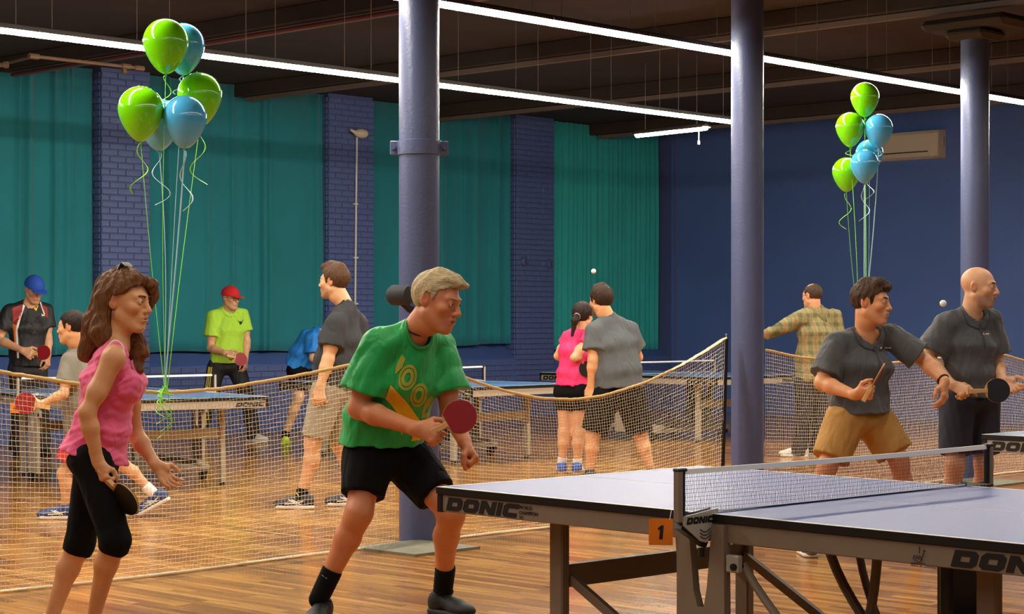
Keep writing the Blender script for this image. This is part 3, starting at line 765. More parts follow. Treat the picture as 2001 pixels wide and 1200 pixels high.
# loose curls at the knot of the left bunch
cb = MB()
for k in range(7):
    tt = np.linspace(0, 1, 26); a0 = rs.uniform(0, 6)
    cb.tube(np.stack([.045 * np.cos(tt * 7 + a0) * (tt + .2), -.02 + .03 * np.sin(tt * 7 + a0), .03 - (.05 + .04 * k) * tt], 1), .0035, 6, flat=.4)
o = cb.obj('ribbon_knot', M_RG, None, True, Vector(kn - np.array([0, .03, 0]))); tag(o, 'green curled ribbon knot tying the left balloon bunch to the barrier rope', 'ribbon')

# ------------------------------------------------------------------ paddles and balls
def paddle(c, nrm, hdir, front, back, label, hlen=.10, s=1.0):
    c = np.array(c, float); n = np.array(nrm, float); n /= np.linalg.norm(n)
    h = np.array(hdir, float); h -= n * (h @ n); h /= np.linalg.norm(h); sd = np.cross(h, n)
    o = thing('paddle', label, 'paddle', c, 0, None)
    M = frame((0, 0, 0), sd * s, h * s, -n * s) if False else frame((0, 0, 0), sd * s, h * s, n * s)
    an = np.linspace(0, 2 * math.pi, 40, endpoint=False)
    out = np.array([(.0755 * math.cos(a), .079 * math.sin(a)) for a in an])
    def disc(r, z0, z1, name, m, cut=None):
        p = out * r
        if cut is not None: p[:, 1] = np.minimum(p[:, 1], cut)
        b = MB(); k = len(p)
        vs = [(x, y, z0) for x, y in p] + [(x, y, z1) for x, y in p]
        vs = np.array(vs) @ M[:3, :3].T
        b.add(vs, [tuple(range(k))[::-1], tuple(range(k, 2*k))] + [(i, (i+1) % k, (i+1) % k + k, i + k) for i in range(k)])
        return b.obj(name, m, o)
    disc(1.0, -.003, .003, 'blade', M_WOOD)
    disc(.985, .003, .0062, 'rubber_sheet', front, .062); disc(.985, -.0062, -.003, 'rubber_sheet', back, .062)
    b = MB(); vs = []
    for y, w_, t in ((.060, .012, .004), (.075, .0125, .010), (.10, .0125, .0115), (.075 + hlen, .0165, .0125)):
        vs += [(-w_, y, -t), (w_, y, -t), (w_, y, t), (-w_, y, t)]
    vs = np.array(vs) @ M[:3, :3].T
    b.add(vs, [(4*i+j, 4*i+4+j, 4*i+4+(j+1) % 4, 4*i+(j+1) % 4) for i in range(3) for j in range(4)] + [(3,2,1,0),(12,13,14,15)]); 
    hh = b.obj('handle', M_WOOD, o); mm = hh.modifiers.new('bev', 'BEVEL'); mm.width = .003; mm.segments = 2
    return o
def ball(x, y, Y, label):
    b = MB(); b.lathe([(.02 * math.sin(a), -.02 * math.cos(a)) for a in np.linspace(.02, math.pi - .02, 14)], 20)
    o = b.obj('ball', M_BALL, None, 'all', Vector(P(x, y, Y))); tag(o, label, 'ball')
ball(1843, 593, 11.0, 'white ball in the air between the two dark-shirted men')
ball(1160, 530, 15.4, 'white ball in the air above the grey-shirted man by the teal curtain')
# ------------------------------------------------------------------ implicit surfaces for bodies and clothes
def nrm(v):
    v = np.asarray(v, float); return v / (np.linalg.norm(v) + 1e-12)
class SDF:
    def __init__(s): s.ops = []
    def _add(s, f, lo, hi, k, mode): s.ops.append((f, np.minimum(lo, hi), np.maximum(lo, hi), k, mode)); return s
    def cone(s, a, b, ra, rb, k=.02, mode='u', cut=None):
        a = np.array(a, float); b = np.array(b, float); ba = b - a; L2 = ba @ ba + 1e-12
        cuts = [(np.array(p, float), nrm(n)) for p, n in (cut or [])]
        def f(p):
            q = p - a; t = np.clip((q @ ba) / L2, 0, 1)
            d = np.linalg.norm(q - t[..., None] * ba, axis=-1) - (ra + (rb - ra) * t)
            for c, n in cuts: d = np.maximum(d, (p - c) @ n)
            return d
        r = max(ra, rb); return s._add(f, np.minimum(a, b) - r, np.maximum(a, b) + r, k, mode)
    def elc(s, a, b, wa, da, wb, db, lat, k=.03, mode='u', cut=None, latb=None, cap=.6):
        a = np.array(a, float); b = np.array(b, float); n = b - a; L = np.linalg.norm(n); n = n / L
        la = nrm(lat); lb = la if latb is None else nrm(latb)
        l = la + lb; l = nrm(l - n * (l @ n)); dp = np.cross(n, l)
        la2 = nrm(la - n * (la @ n)); lb2 = nrm(lb - n * (lb @ n)); tw = latb is not None
        cuts = [(np.array(p, float), nrm(m)) for p, m in (cut or [])]
        def f(p):
            q = p - a; x = q @ n; t = np.clip(x / L, 0, 1); ql = q @ l; qd = q @ dp
            if tw:
                th = (t - .5) * math.atan2(np.dot(np.cross(la2, lb2), n), np.dot(la2, lb2))
                c, s_ = np.cos(th), np.sin(th); ql, qd = ql * c + qd * s_, qd * c - ql * s_
            w = wa + (wb - wa) * t; d = da + (db - da) * t; e = x - t * L; m = np.minimum(w, d)
            r = (np.sqrt((ql / w) ** 2 + (qd / d) ** 2 + (e / (m * cap)) ** 2) - 1) * m
            for c_, m_ in cuts: r = np.maximum(r, (p - c_) @ m_)
            return r
        r = max(wa, wb, da, db); return s._add(f, np.minimum(a, b) - r, np.maximum(a, b) + r, k, mode)
    def ell(s, c, R, rad, k=.015, mode='u', fn=None):
        c = np.array(c, float); R = np.array(R, float); rad = np.array(rad, float); m = rad.min()
        def f(p):
            q = ((p - c) @ R.T) / rad; k0 = np.linalg.norm(q, axis=-1); k1 = np.linalg.norm(q / rad, axis=-1) + 1e-9
            d = k0 * (k0 - 1) / k1
            if fn is not None: d = np.maximum(d, fn(p))
            return d
        e = np.sqrt(((R.T * rad) ** 2).sum(1)); return s._add(f, c - e, c + e, k, mode)
    def cut(s, p, n):
        p = np.array(p, float); n = nrm(n); s.ops.append((lambda q: (q - p) @ n, None, None, 0, 'i')); return s
    def disp(s, g): s.ops.append((g, None, None, 0, 'd')); return s
    def bounds(s):
        L = [o for o in s.ops if o[1] is not None and o[4] == 'u']
        return np.min([o[1] for o in L], 0), np.max([o[2] for o in L], 0)
    def sample(s, lo, hi, h):
        n = np.maximum(np.ceil((hi - lo) / h).astype(int) + 1, 3)
        v = np.full(n, .06, np.float32); ax = [lo[i] + h * np.arange(n[i]) for i in range(3)]
        for f, a, b, k, mode in s.ops:
            if a is None: sl = [slice(0, n[i]) for i in range(3)]
            else:
                pad = k + 2.5 * h + .004
                i0 = np.maximum(np.floor((a - pad - lo) / h).astype(int), 0); i1 = np.minimum(np.ceil((b + pad - lo) / h).astype(int) + 1, n)
                if (i1 <= i0).any(): continue
                sl = [slice(i0[i], i1[i]) for i in range(3)]
            sub = v[tuple(sl)]
            if mode == 'd' or a is None:
                m = sub < .05
                if not m.any(): continue
                idx = np.nonzero(m)
                pts = np.stack([ax[i][sl[i]][idx[i]] for i in range(3)], -1)
                d = f(pts)
                if mode == 'd': sub[idx] = sub[idx] + d
                else: sub[idx] = np.maximum(sub[idx], d)
                continue
            g = np.stack(np.meshgrid(*[ax[i][sl[i]] for i in range(3)], indexing='ij'), -1)
            d = f(g).astype(np.float32)
            if mode == 'u':
                if k > 0:
                    hh = np.maximum(k - np.abs(sub - d), 0) / k; sub[...] = np.minimum(sub, d) - hh * hh * k * .25
                else: sub[...] = np.minimum(sub, d)
            elif mode == 's':
                d = -d
                if k > 0:
                    hh = np.maximum(k - np.abs(sub - d), 0) / k; sub[...] = np.maximum(sub, d) + hh * hh * k * .25
                else: sub[...] = np.maximum(sub, d)
        return v
    def extract(s, lo, hi, h):
        return nets(s.sample(np.array(lo, float), np.array(hi, float), h), np.array(lo, float), h)
    def build(s, h, details=()):
        """[(verts, quads)] for the whole and for finer boxes"""
        lo, hi = s.bounds(); lo = lo - 3 * h - .01; hi = hi + 3 * h + .01
        V, Q = s.extract(lo, hi, h); out = []
        for bl, bh, hd in details:
            c = V[Q].mean(1); ins = ((c > bl + 1.2 * h) & (c < bh - 1.2 * h)).all(1); Q = Q[~ins]
            out.append(s.extract(bl, bh, hd))
        used = np.unique(Q); mp = np.full(len(V), -1); mp[used] = np.arange(len(used)); out.insert(0, (V[used], mp[Q]))
        Vs, Qs, n = [], [], 0
        for v, q in out:
            Vs.append(v); Qs.append(q + n); n += len(v)
        return np.concatenate(Vs), np.concatenate(Qs)
def nets(v, lo, h):
    s = v < 0; nx, ny, nz = v.shape
    c = np.zeros((nx-1, ny-1, nz-1), np.int8)
    offs = [(i, j, k) for i in (0, 1) for j in (0, 1) for k in (0, 1)]
    for i, j, k in offs: c += s[i:nx-1+i, j:ny-1+j, k:nz-1+k]
    cells = np.argwhere((c > 0) & (c < 8))
    if not len(cells): return np.zeros((0, 3)), np.zeros((0, 4), int)
    idx = np.full(c.shape, -1, np.int32); idx[tuple(cells.T)] = np.arange(len(cells))
    pos = np.zeros((len(cells), 3)); cnt = np.zeros(len(cells))
    for a in offs:
        for ax in range(3):
            if a[ax]: continue
            b = list(a); b[ax] = 1
            va = v[tuple((cells + a).T)]; vb = v[tuple((cells + b).T)]
            m = (va < 0) != (vb < 0); t = np.where(m, va / np.where(m, va - vb, 1), 0)
            q = np.tile(np.array(a, float), (len(cells), 1)); q[:, ax] = t
            pos += q * m[:, None]; cnt += m
    pos = lo + h * (cells + pos / cnt[:, None])
    quads = []
    for ax in range(3):
        sl0 = [slice(None)] * 3; sl1 = [slice(None)] * 3; sl0[ax] = slice(0, -1); sl1[ax] = slice(1, None)
        e = np.argwhere(s[tuple(sl0)] != s[tuple(sl1)]); o1, o2 = (ax + 1) % 3, (ax + 2) % 3
        sh = np.array(c.shape)
        ok = (e[:, o1] > 0) & (e[:, o2] > 0) & (e[:, o1] < sh[o1]) & (e[:, o2] < sh[o2]) ; e = e[ok]
        if not len(e): continue
        fl = s[tuple(e.T)]
        def cid(d1, d2):
            q = e.copy(); q[:, o1] -= d1; q[:, o2] -= d2; return idx[tuple(q.T)]
        q = np.stack([cid(1, 1), cid(0, 1), cid(0, 0), cid(1, 0)], 1); q[~fl] = q[~fl][:, ::-1]
        quads.append(q)
    return pos, np.concatenate(quads)
def mesh_np(name, V, Q, m, col=None):
    me = bpy.data.meshes.new(name); n = len(Q)
    me.vertices.add(len(V)); me.vertices.foreach_set('co', V.astype(np.float32).ravel())
    me.loops.add(4 * n); me.loops.foreach_set('vertex_index', Q.astype(np.int32).ravel())
    me.polygons.add(n); me.polygons.foreach_set('loop_start', np.arange(0, 4*n, 4, dtype=np.int32))
    me.polygons.foreach_set('use_smooth', np.ones(n, bool))
    me.update(calc_edges=True); me.validate()
    me.materials.append(m)
    if col is not None:
        a = me.color_attributes.new('Col', 'FLOAT_COLOR', 'POINT'); a.data.foreach_set('color', np.concatenate([col, np.ones((len(V), 1))], 1).astype(np.float32).ravel())
    return me
def folds(amp, wl, seed, along=(0, 0, 1), ridge=.5):
    """cloth folds: warped waves that run along a direction"""
    rs = np.random.RandomState(seed); along = nrm(along)
    A = nrm(np.cross(along, (.31, .9, .2))); B = np.cross(along, A)
    ks = []
    for i in range(5):
        th = rs.uniform(0, math.pi); k = (A * math.cos(th) + B * math.sin(th)) * 2 * math.pi / (wl * rs.uniform(.6, 1.6)) + along * rs.uniform(-1, 1) * 1.6 / wl
        ks.append((k, rs.uniform(0, 6), rs.uniform(.5, 1), (rs.randn(3)) * 1.2 / wl, rs.uniform(0, 6)))
    def g(p):
        d = 0
        for k, ph, a, kw, pw in ks:
            s_ = np.sin(p @ k + ph + 1.3 * np.sin(p @ kw + pw)); d = d + a * (s_ * (1 - ridge) + ridge * (1 - 2 * np.abs(s_)))
        return d * amp / 3
    return g

# ------------------------------------------------------------------ people
def skin_mat(name, col):
    m = mat(name, col, .48, attr=True, var=.05, vscale=30, bump=.05, bscale=500)
    b = m.node_tree.nodes['Principled BSDF']
    b.inputs['Subsurface Weight'].default_value = .0
    return m
EYE_W = mat('eye_white', (226, 214, 204), .2); EYE_I = mat('eye_iris', (58, 44, 36), .15)
def hair_mat(name, col, stretch=(60, 60, 9)):
    return mat(name, col, .55, var=.35, vscale=2.2, bump=.7, bscale=2.6, stretch=stretch, spec=.22)

class Person:
    def __init__(s, label, Y, joints, head, skin, fine=True, b=1.0, fem=False, face=None, bare=False):
        s.J = {k: P(v[0], v[1], Y + (v[2] if len(v) > 2 else 0)) for k, v in joints.items()}
        J = s.J; s.fine = fine; s.b = b; s.fem = fem; s.skin = skin; s.face = face or {}; s.bare = bare
        base = (J['hiR'] + J['hiL']) / 2
        s.base = np.array([base[0], base[1], 0.0])
        s.root = thing('person', label, 'person', s.base)
        a, p, r = [math.radians(v) for v in head['rot']]; s.hs = head['s']
        f = np.array([math.cos(p) * math.cos(a), math.cos(p) * math.sin(a), math.sin(p)])
        rt = nrm(np.cross(f, (0, 0, 1))); up = np.cross(rt, f)
        rt, up = rt * math.cos(r) + up * math.sin(r), up * math.cos(r) - rt * math.sin(r)
        s.HB = np.array([rt, f, up]); s.hc = J['head']
        s.S = SDF(); s.dets = []
        s.h = .009 if fine else .011
        s.latS = nrm(J['shR'] - J['shL']); s.latH = nrm(J['hiR'] - J['hiL'])
        s.pel = base; s.nek = J['nek']
        s.wai = J.get('wai', s.nek * .32 + s.pel * .68); s.che = J.get('che', s.nek * .72 + s.pel * .28)
    def H(s, x, y, z): return s.hc + s.hs * (s.HB[0] * x + s.HB[1] * y + s.HB[2] * z)
    def hl(s, p): return ((p - s.hc) @ s.HB.T) / s.hs
    # ---- skin body
    def torso(s, w=1.0):
        w = w * (1 if s.bare else .88); b = s.b; S = s.S
        S.elc(s.pel, s.wai, .15*b*w, .095*b*w, .125*b*w, .085*b*w, s.latH, .05)
        S.elc(s.wai, s.che, .125*b*w, .085*b*w, .15*b*w, .10*b*w, s.latH, .05, latb=s.latS)
        S.elc(s.che, s.nek * .85 + s.che * .15, .15*b*w, .095*b*w, .10*b*w, .06*b*w, s.latS, .05)
        for k in 'RL': S.cone(s.nek, s.J['sh' + k], (.05 if s.bare else .036) * b, (.047 if s.bare else .036) * b, .04 if s.bare else .02)
    def arms(s, rad=1.0, sides='RL'):
        b = s.b * rad * (.86 if s.fem else 1); S = s.S
        for k in sides:
            sh, el, wr = s.J['sh' + k], s.J['el' + k], s.J['wr' + k]
            S.cone(sh, el * .62 + sh * .38, (.058 if s.bare else .044)*b, .049*b, .03); S.cone(el * .62 + sh * .38, el, .049*b, .041*b, .03)
            m = el * .70 + wr * .30
            S.cone(el, m, .042*b, .045*b, .025); S.cone(m, wr, .045*b, .0275*b, .02)
    def legs(s, rad=1.0, sides='RL', knee=1.0):
        b = s.b * rad; S = s.S
        for k in sides:
            hi, kn, an = s.J['hi' + k], s.J['kn' + k], s.J['an' + k]
            S.cone(hi, kn, .088*b, .056*b, .04)
            ax = nrm(an - kn); tv = s.J['to' + k] - an; bk = -nrm(tv - ax * (tv @ ax))
            c = kn * .68 + an * .32 + bk * .016 * b
            S.cone(kn, kn * .9 + an * .1, .054*b*knee, .052*b, .03); S.cone(kn, c, .050*b, .056*b, .03); S.cone(c, an, .054*b, .034*b, .03)
            S.cone(kn - bk * .012 * b, kn * .94 + an * .06 - bk * .016 * b, .042*b, .036*b, .03)
    def hand(s, k, d, n, curl=(20, 25, 15), sc=1.0, thumb=.5, right=None, spread=.12, point=0):
        wr = s.J['wr' + k]; right = (k == 'R') if right is None else right
        d = nrm(d); n = np.array(n, float); n = nrm(n - d * (n @ d)); t = np.cross(d, n) if right else np.cross(n, d)
        q = s.b * sc * (.92 if s.fem else 1.0); S = s.S
        S.elc(wr - d * .01 * q, wr + d * .082 * q, .026*q, .020*q, .042*q, .0145*q, t, .018, cap=.9)
        S.cone(wr + (d * .02 + t * .02 + n * .008) * q, wr + (d * .05 + t * .03 + n * .012) * q, .017*q, .016*q, .014)
        for i, (o, ln) in enumerate(((.031, .080), (.0105, .088), (-.0105, .082), (-.0305, .064))):
            p = wr + (d * (.084 - .006 * abs(i - 1.2)) + t * o) * q
            cu = curl
            if point and i == 0: cu = point
            th = 0; kf = .006
            for j, (fr, r0, r1) in enumerate(((.46, .0105, .0092), (.30, .0092, .0085), (.24, .0085, .0068))):
                th += math.radians(cu[j] * (1 + .08 * i)); dr = nrm(d * math.cos(th) + n * math.sin(th) + t * spread * o / .03)
                e = p + dr * ln * fr * q; S.cone(p, e, r0 * q, r1 * q, .009 if j == 0 else .004); p = e
        b0 = wr + (d * .028 + t * .026 + n * .008) * q; di = nrm(d * .55 + t * (.95 - .75 * thumb) + n * (.15 + .75 * thumb))
        e = b0 + di * .042 * q; S.cone(b0, e, .015*q, .0118*q, .01)
        di2 = nrm(d * (.9 - .1 * thumb) + t * (.35 - .55 * thumb) + n * (.1 + .45 * thumb)); e2 = e + di2 * .030 * q; S.cone(e, e2, .0118*q, .0105*q, .005)
        e3 = e2 + nrm(d * .9 - t * .3 * thumb + n * .2) * .024 * q; S.cone(e2, e3, .0105*q, .0082*q, .005)
        c = wr + d * .075 * q; hd = .0036 if s.fine else .0055
        s.dets.append((c - .115 * q, c + .115 * q, hd))
        return wr + d * .075 * q + n * .018 * q, t
    def headshape(s, ears=True, jaw=1.0, nose=1.0, cheeks=1.0):
        S = s.S; q = s.hs; H = s.H; B = s.HB
        E = lambda c, r, k=.015, m='u': S.ell(H(*c), B, np.array(r) * q, k * q, m)
        Cn = lambda a, b_, ra, rb, k=.012, m='u': S.cone(H(*a), H(*b_), ra * q, rb * q, k * q, m)
        S.cone(s.nek, H(0, -.028, -.055), (.052 if s.fem else .060) * s.b, (.046 if s.fem else .055) * q, .03)
        Cn((0, -.01, -.10), (0, .03, -.075), .045, .035, .03)
        E((0, -.016, .034), (.074, .098, .086), .02)
        E((0, .028, -.026), (.060 * jaw, .060, .086), .03)
        for sx in (-1, 1):
            Cn((sx * .050 * jaw, -.004, -.050), (sx * .022, .066, -.098), .020, .017, .025)
            E((sx * .043, .058, -.018), (.022 * cheeks, .022, .020), .022)
            Cn((sx * .012, .082 - .003 * s.fem, .029), (sx * .040, .069 - .003 * s.fem, .028), .0105, .010, .018)
        E((0, .074, -.097), (.021, .019, .018), .02)
        E((0, .076, -.056), (.028, .021, .028), .02)
        for sx in (-1, 1): E((sx * .031, .098, .010), (.017, .017, .0115), .016, 's')
        Cn((0, .084, .022), (0, .106 * (1 if nose <= 1 else 1.02), -.020), .0085, .0105 * nose, .014)
        E((0, .108, -.026), (.0115 * nose, .0125 * nose, .0105), .008)
        for sx in (-1, 1): E((sx * .0115 * nose, .097, -.0285), (.0075, .0095, .0075), .007)
        Cn((-.019, .091, -.0545), (0, .0985, -.0525), .0055, .0065, .007); Cn((.019, .091, -.0545), (0, .0985, -.0525), .0055, .0065, .007)
        Cn((-.015, .091, -.0665), (.015, .091, -.0665), .0068, .0068, .008); E((0, .094, -.0665), (.014, .0075, .0062), .006)
        mo = s.face.get('mouth', .0016)
        E((0, .103, -.0605), (.021, .012, mo), .003, 's')
        for sx in (-1, 1):        # lids round the eyeball
            E((sx * .031, .0765, .0105), (.0150, .0150, .0145), .006)
            E((sx * .0315, .0925, .0092), (.0128, .011, .0053), .003, 's')
        if ears:
            for sx in (-1, 1):
                a = sx * .35; R = np.array([B[0] * math.cos(a) - B[1] * math.sin(a) * 1, B[1] * math.cos(a) + B[0] * math.sin(a), B[2]])
                R = np.array([B[0] * .94 + B[1] * (-sx) * -.34 * 0 + B[1] * sx * .34, B[1] * .94 - B[0] * sx * .34, B[2]])
                S.ell(H(sx * .074, -.016, .002), R, np.array([.0085, .0195, .032]) * q, .008 * q)
                S.ell(H(sx * .0845, -.011, .006), R, np.array([.007, .0105, .0165]) * q, .005 * q, 's')
        r = .165 * q; s.dets.append((s.hc - r, s.hc + r, .0033 if s.fine else .0056))
    def skin_color(s, V):
        base = np.array(lin(s.skin)); col = np.tile(base, (len(V), 1)); l = s.hl(V)
        def blob(c, r, tint, a):
            d = np.linalg.norm((l - np.array(c)) / np.array(r), axis=1); w = np.clip(1.4 - d, 0, 1)[:, None] * a
            return w, np.array(lin(tint))
        fc = s.face
        L = [((0, .095, -.0545), (.020, .02, .0045), fc.get('lip', (186, 100, 84)), .75), ((0, .095, -.0665), (.018, .02, .006), fc.get('lip', (186, 100, 84)), .75),
             ((.045, .06, -.02), (.026, .03, .022), (206, 110, 78), .35), ((-.045, .06, -.02), (.026, .03, .022), (206, 110, 78), .35), ((0, .11, -.025), (.014, .02, .014), (206, 106, 76), .35),
             ((.08, -.016, 0), (.014, .025, .036), (210, 106, 74), .4), ((-.08, -.016, 0), (.014, .025, .036), (210, 106, 74), .4)]
        for c in L:
            w, t = blob(*c); col = col * (1 - w) + t * w
        if 'beard' in fc:
            bc, ba = fc['beard']; w = np.clip((-.034 - l[:, 2]) / .018, 0, 1) * np.clip((l[:, 1] - .0) / .02, 0, 1) * np.clip((l[:, 2] + .135) / .02, 0, 1)
            w = (w * ba)[:, None]; col = col * (1 - w) + np.array(lin(bc)) * w
            w = np.exp(-(((l[:, 2] + .045) / .006) ** 2)) * (l[:, 1] > .07) * (np.abs(l[:, 0]) < .03) * ba * .8; w = w[:, None]; col = col * (1 - w) + np.array(lin(bc)) * w
        if 'stub' in fc:              # shaved or thinning scalp
            sc, sa, zl = fc['stub']; w = np.clip((zl(l[:, 1]) < l[:, 2]) * 1.0, 0, 1)[:, None] * sa; col = col * (1 - w) + np.array(lin(sc)) * w
        return col
    def finish_body(s):
        V, Q = s.S.build(s.h, s.dets)
        if 'tint' in s.face:
            col = s.face['tint'](s.skin_color(V), V)
        else: col = s.skin_color(V)
        o = link('body', mesh_np('body', V - s.base, Q, skin_mat('skin_%d_%d_%d' % tuple(s.skin), s.skin), col), s.root)
        s.bvh = None; return o
    def eyes(s, brow=None):
        for sx in (-1, 1):
            b = MB(); M = frame(s.H(sx * .031, .0765, .0105) - s.base, s.HB[0], -s.HB[2], s.HB[1])
            pr = [(.0138 * math.sin(a), .0138 * math.cos(a)) for a in np.linspace(math.pi - .01, .01, 16)]
            b.lathe([(r * s.hs, z * s.hs) for r, z in pr], 16, M=M)
            me = b.mesh('eye', [EYE_W, EYE_I], 'all')
            z = np.array([p.center[:] for p in me.polygons]) - M[:3, 3]; zz = z @ s.HB[1]
            me.polygons.foreach_set('material_index', (zz > .0122 * s.hs).astype(np.int32)); link('eye', me, s.root)
        if brow:
            for sx in (-1, 1):
                b = MB(); pts = [s.H(sx * .013, .0955, .0315) - s.base, s.H(sx * .026, .0915, .0345) - s.base, s.H(sx * .039, .0805, .034) - s.base, s.H(sx * .047, .071, .029) - s.base]
                b.tube(pts, np.array([.0035, .0042, .0036, .0015]) * s.hs, 6); b.obj('eyebrow', brow, s.root, True)
    def hair(s, m, line, t=.014, extra=(), h=None, rough=.003, freq=46, top=1.0, name='hair', seed=3):
        S = SDF(); q = s.hs; ys = [p[0] for p in line]; zs = [p[1] for p in line]
        def region(p):
            l = s.hl(p); return (np.interp(l[..., 1], ys, zs) - l[..., 2]) * .75 * q
        S.ell(s.H(0, -.016, .034), s.HB, (np.array([.074, .098, .086 * top]) + t) * q, .01, fn=region)
        for e in extra:
            if e[0] == 'e': S.ell(s.H(*e[1]), s.HB, np.array(e[2]) * q, (e[3] if len(e) > 3 else .015))
            elif e[0] == 'c': S.cone(s.H(*e[1]), s.H(*e[2]), e[3] * q, e[4] * q, e[5] if len(e) > 5 else .02)
            elif e[0] == 's': S.ell(s.H(*e[1]), s.HB, np.array(e[2]) * q, .006, 's')
        rs = np.random.RandomState(seed); ph = rs.uniform(0, 6, 4)
        def strand(p):
            l = s.hl(p); an = np.arctan2(l[..., 0], l[..., 1] * .6 + .02) ; r = np.hypot(l[..., 0], l[..., 1])
            d = np.sin(an * freq * .5 + ph[0] + 9 * l[..., 2] + 2 * np.sin(l[..., 2] * 40 + ph[1])) + .7 * np.sin(l[..., 0] * freq * 11 + ph[2] + 25 * l[..., 1]) + .5 * np.sin(l[..., 2] * 120 + an * 9 + ph[3])
            return d * rough * q * .5
        S.disp(strand)
        V, Q = S.build(h or (.0042 if s.fine else .006))
        return link(name, mesh_np(name, V - s.base, Q, m), s.root)
    # ---- clothes
    def put(s, name, S, m, h=None, col=None):
        V, Q = S.build(h or (.0078 if s.fine else .010))
        o = link(name, mesh_np(name, V - s.base, Q, m, None if col is None else col(V)), s.root)
        o_bvh = (V, Q); s.last = o_bvh; return o
    def shirt(s, m, chest=(.175, .125), waist=(.165, .12), hem=(.175, .13), hemp=None, hemn=None, sleeve=.72, sl=(.070, .088), neck=.066, amp=.012, wl=.12, seed=1, col=None, collar=None, sides='RL', sleeveless=False, neckdrop=.0, shr=.056, extra=None, along=None, belly=None):
        S = SDF(); b = s.b; J = s.J
        hp = s.pel if hemp is None else np.array(hemp); hn = nrm(s.pel - s.wai) if hemn is None else nrm(hemn)
        S.elc(hp + hn * .06, s.wai, hem[0]*b, hem[1]*b, waist[0]*b, waist[1]*b, s.latH, .05)
        S.elc(s.wai, s.che, waist[0]*b, waist[1]*b, chest[0]*b, chest[1]*b, s.latH, .06, latb=s.latS)
        S.elc(s.che, s.nek * .8 + s.che * .2, chest[0]*b, chest[1]*b, .11*b, .075*b, s.latS, .06)
        if belly: S.ell(belly[0], np.eye(3), belly[1], .06)
        if not sleeveless:
            for k in 'RL': S.cone(s.nek, J['sh' + k], .055 * b, shr * b, .05)
        else:
            for k in 'RL': S.cone(s.nek * .45 + J['sh' + k] * .55, s.che * .3 + J['sh' + k] * .7 - s.latS * 0, .048 * b, .06 * b, .05)
        if extra: extra(S, s)
        S.cut(hp, hn)
        if not sleeveless:
            for k in sides:
                sh, el = J['sh' + k], J['el' + k]; e = sh + (el - sh) * sleeve; d = nrm(el - sh)
                S.cone(sh, e + d * .03, sl[0] * b, sl[1] * b, .035, cut=[(e, d)])
        S.disp(folds(amp, wl, seed, nrm(s.pel - s.nek) if along is None else along))
        # neck opening
        up = nrm(s.H(0, -.028, -.055) - s.nek); f = s.HB[1] * .2 + nrm(np.cross(Z_, s.latS)) * .8; f = nrm(f - up * (f @ up))
        nn = nrm(up + f * .38); f2 = nrm(f - nn * (f @ nn)); rt = np.cross(f2, nn); c0 = s.nek + f * .012 + up * (.008 - neckdrop)
        s.nk = (c0, nn, f2, rt, neck * b)
        S.cone(c0 - nn * (.022 if s.fine else .0), c0 + nn * .22, neck * b, neck * b * 1.15, .0, 's')
        if not sleeveless: S.cone(c0 + nn * .165, c0 + nn * .30, .135, .135, .01, 's')
        o = s.put('shirt', S, m, .006 if s.fine else None, col=col)
        if collar is not None: s.tee_collar(collar)
        return o
    def ring(s, name, m, c, n, r, t, flat=1.0, lat=None, ratio=1.0):
        n = nrm(n); a = nrm(np.cross(n, (.2, .9, .1))) if lat is None else nrm(lat); bb = np.cross(n, a)
        th = np.linspace(0, 2 * math.pi, 33)
        pts = np.array([c + a * r * math.cos(x) + bb * r * ratio * math.sin(x) for x in th]) - s.base
        b = MB(); b.tube(pts, t, 8, cap=False, flat=flat); return b.obj(name, m, s.root, True)
    def tree(s): return BVHTree.FromPolygons([tuple(v) for v in s.last[0]], [tuple(int(i) for i in q) for q in s.last[1]])
    def edge(s, x, dr_):
        c, nn, f, rt, r = s.nk; dr = f * math.cos(x) + rt * math.sin(x)
        o = c + dr * (r + dr_) + nn * .20; h = s.T.ray_cast(Vector(o), Vector(-nn), .5)
        if h[0] is None: h = s.T.find_nearest(Vector(c + dr * (r + dr_)))
        return np.array(h[0]), dr, nn
    def sm(s, p, n=3, closed=True):
        p = np.array(p)
        for _ in range(n):
            q = p.copy()
            if closed: p = .25 * np.roll(q, 1, 0) + .5 * q + .25 * np.roll(q, -1, 0)
            else: p[1:-1] = .25 * q[:-2] + .5 * q[1:-1] + .25 * q[2:]
        return p
    def tee_collar(s, m, neck=None, t=.0075):
        s.T = s.tree(); pts = []
        for x in np.linspace(0, 2 * math.pi, 40, endpoint=False):
            p, dr, nn = s.edge(x, .004); pts.append(p + nn * .001)
        pts = s.sm(pts, 4); pts = np.vstack([pts, pts[:1]]) - s.base
        b = MB(); b.tube(pts, t, 8, cap=False, flat=1.3); return b.obj('collar', m, s.root, True)
    def polo_collar(s, m, neck=None, drop=.055):
        s.T = s.tree(); b = MB(); th = np.linspace(.16, 2 * math.pi - .16, 48); R0, R1, R2, R3 = [], [], [], []
        for x in th:
            op = ((1 + math.cos(x)) / 2)
            p0, dr, nn = s.edge(x, .0); p1, _, _ = s.edge(x, .030 + .020 * op ** 2)
            R0.append(p0 - nn * .022 - dr * .007); R1.append(p0 + nn * (.028 - .012 * op) - dr * .009); R3.append(p1 + nn * .007); R2.append((p0 + p1) / 2 + nn * (.022 - .006 * op))
        rows = [s.sm(r, 3, False) for r in (R0, R1, R2, R3)]; vs = np.stack(rows, 1).reshape(-1, 3) - s.base
        k = len(th); b.add(vs, [(4*i+j, 4*i+j+1, 4*i+5+j, 4*i+4+j) for i in range(k-1) for j in range(3)])
        o = b.obj('collar', m, s.root, 'all'); so = o.modifiers.new('thick', 'SOLIDIFY'); so.thickness = .004; so.offset = 0
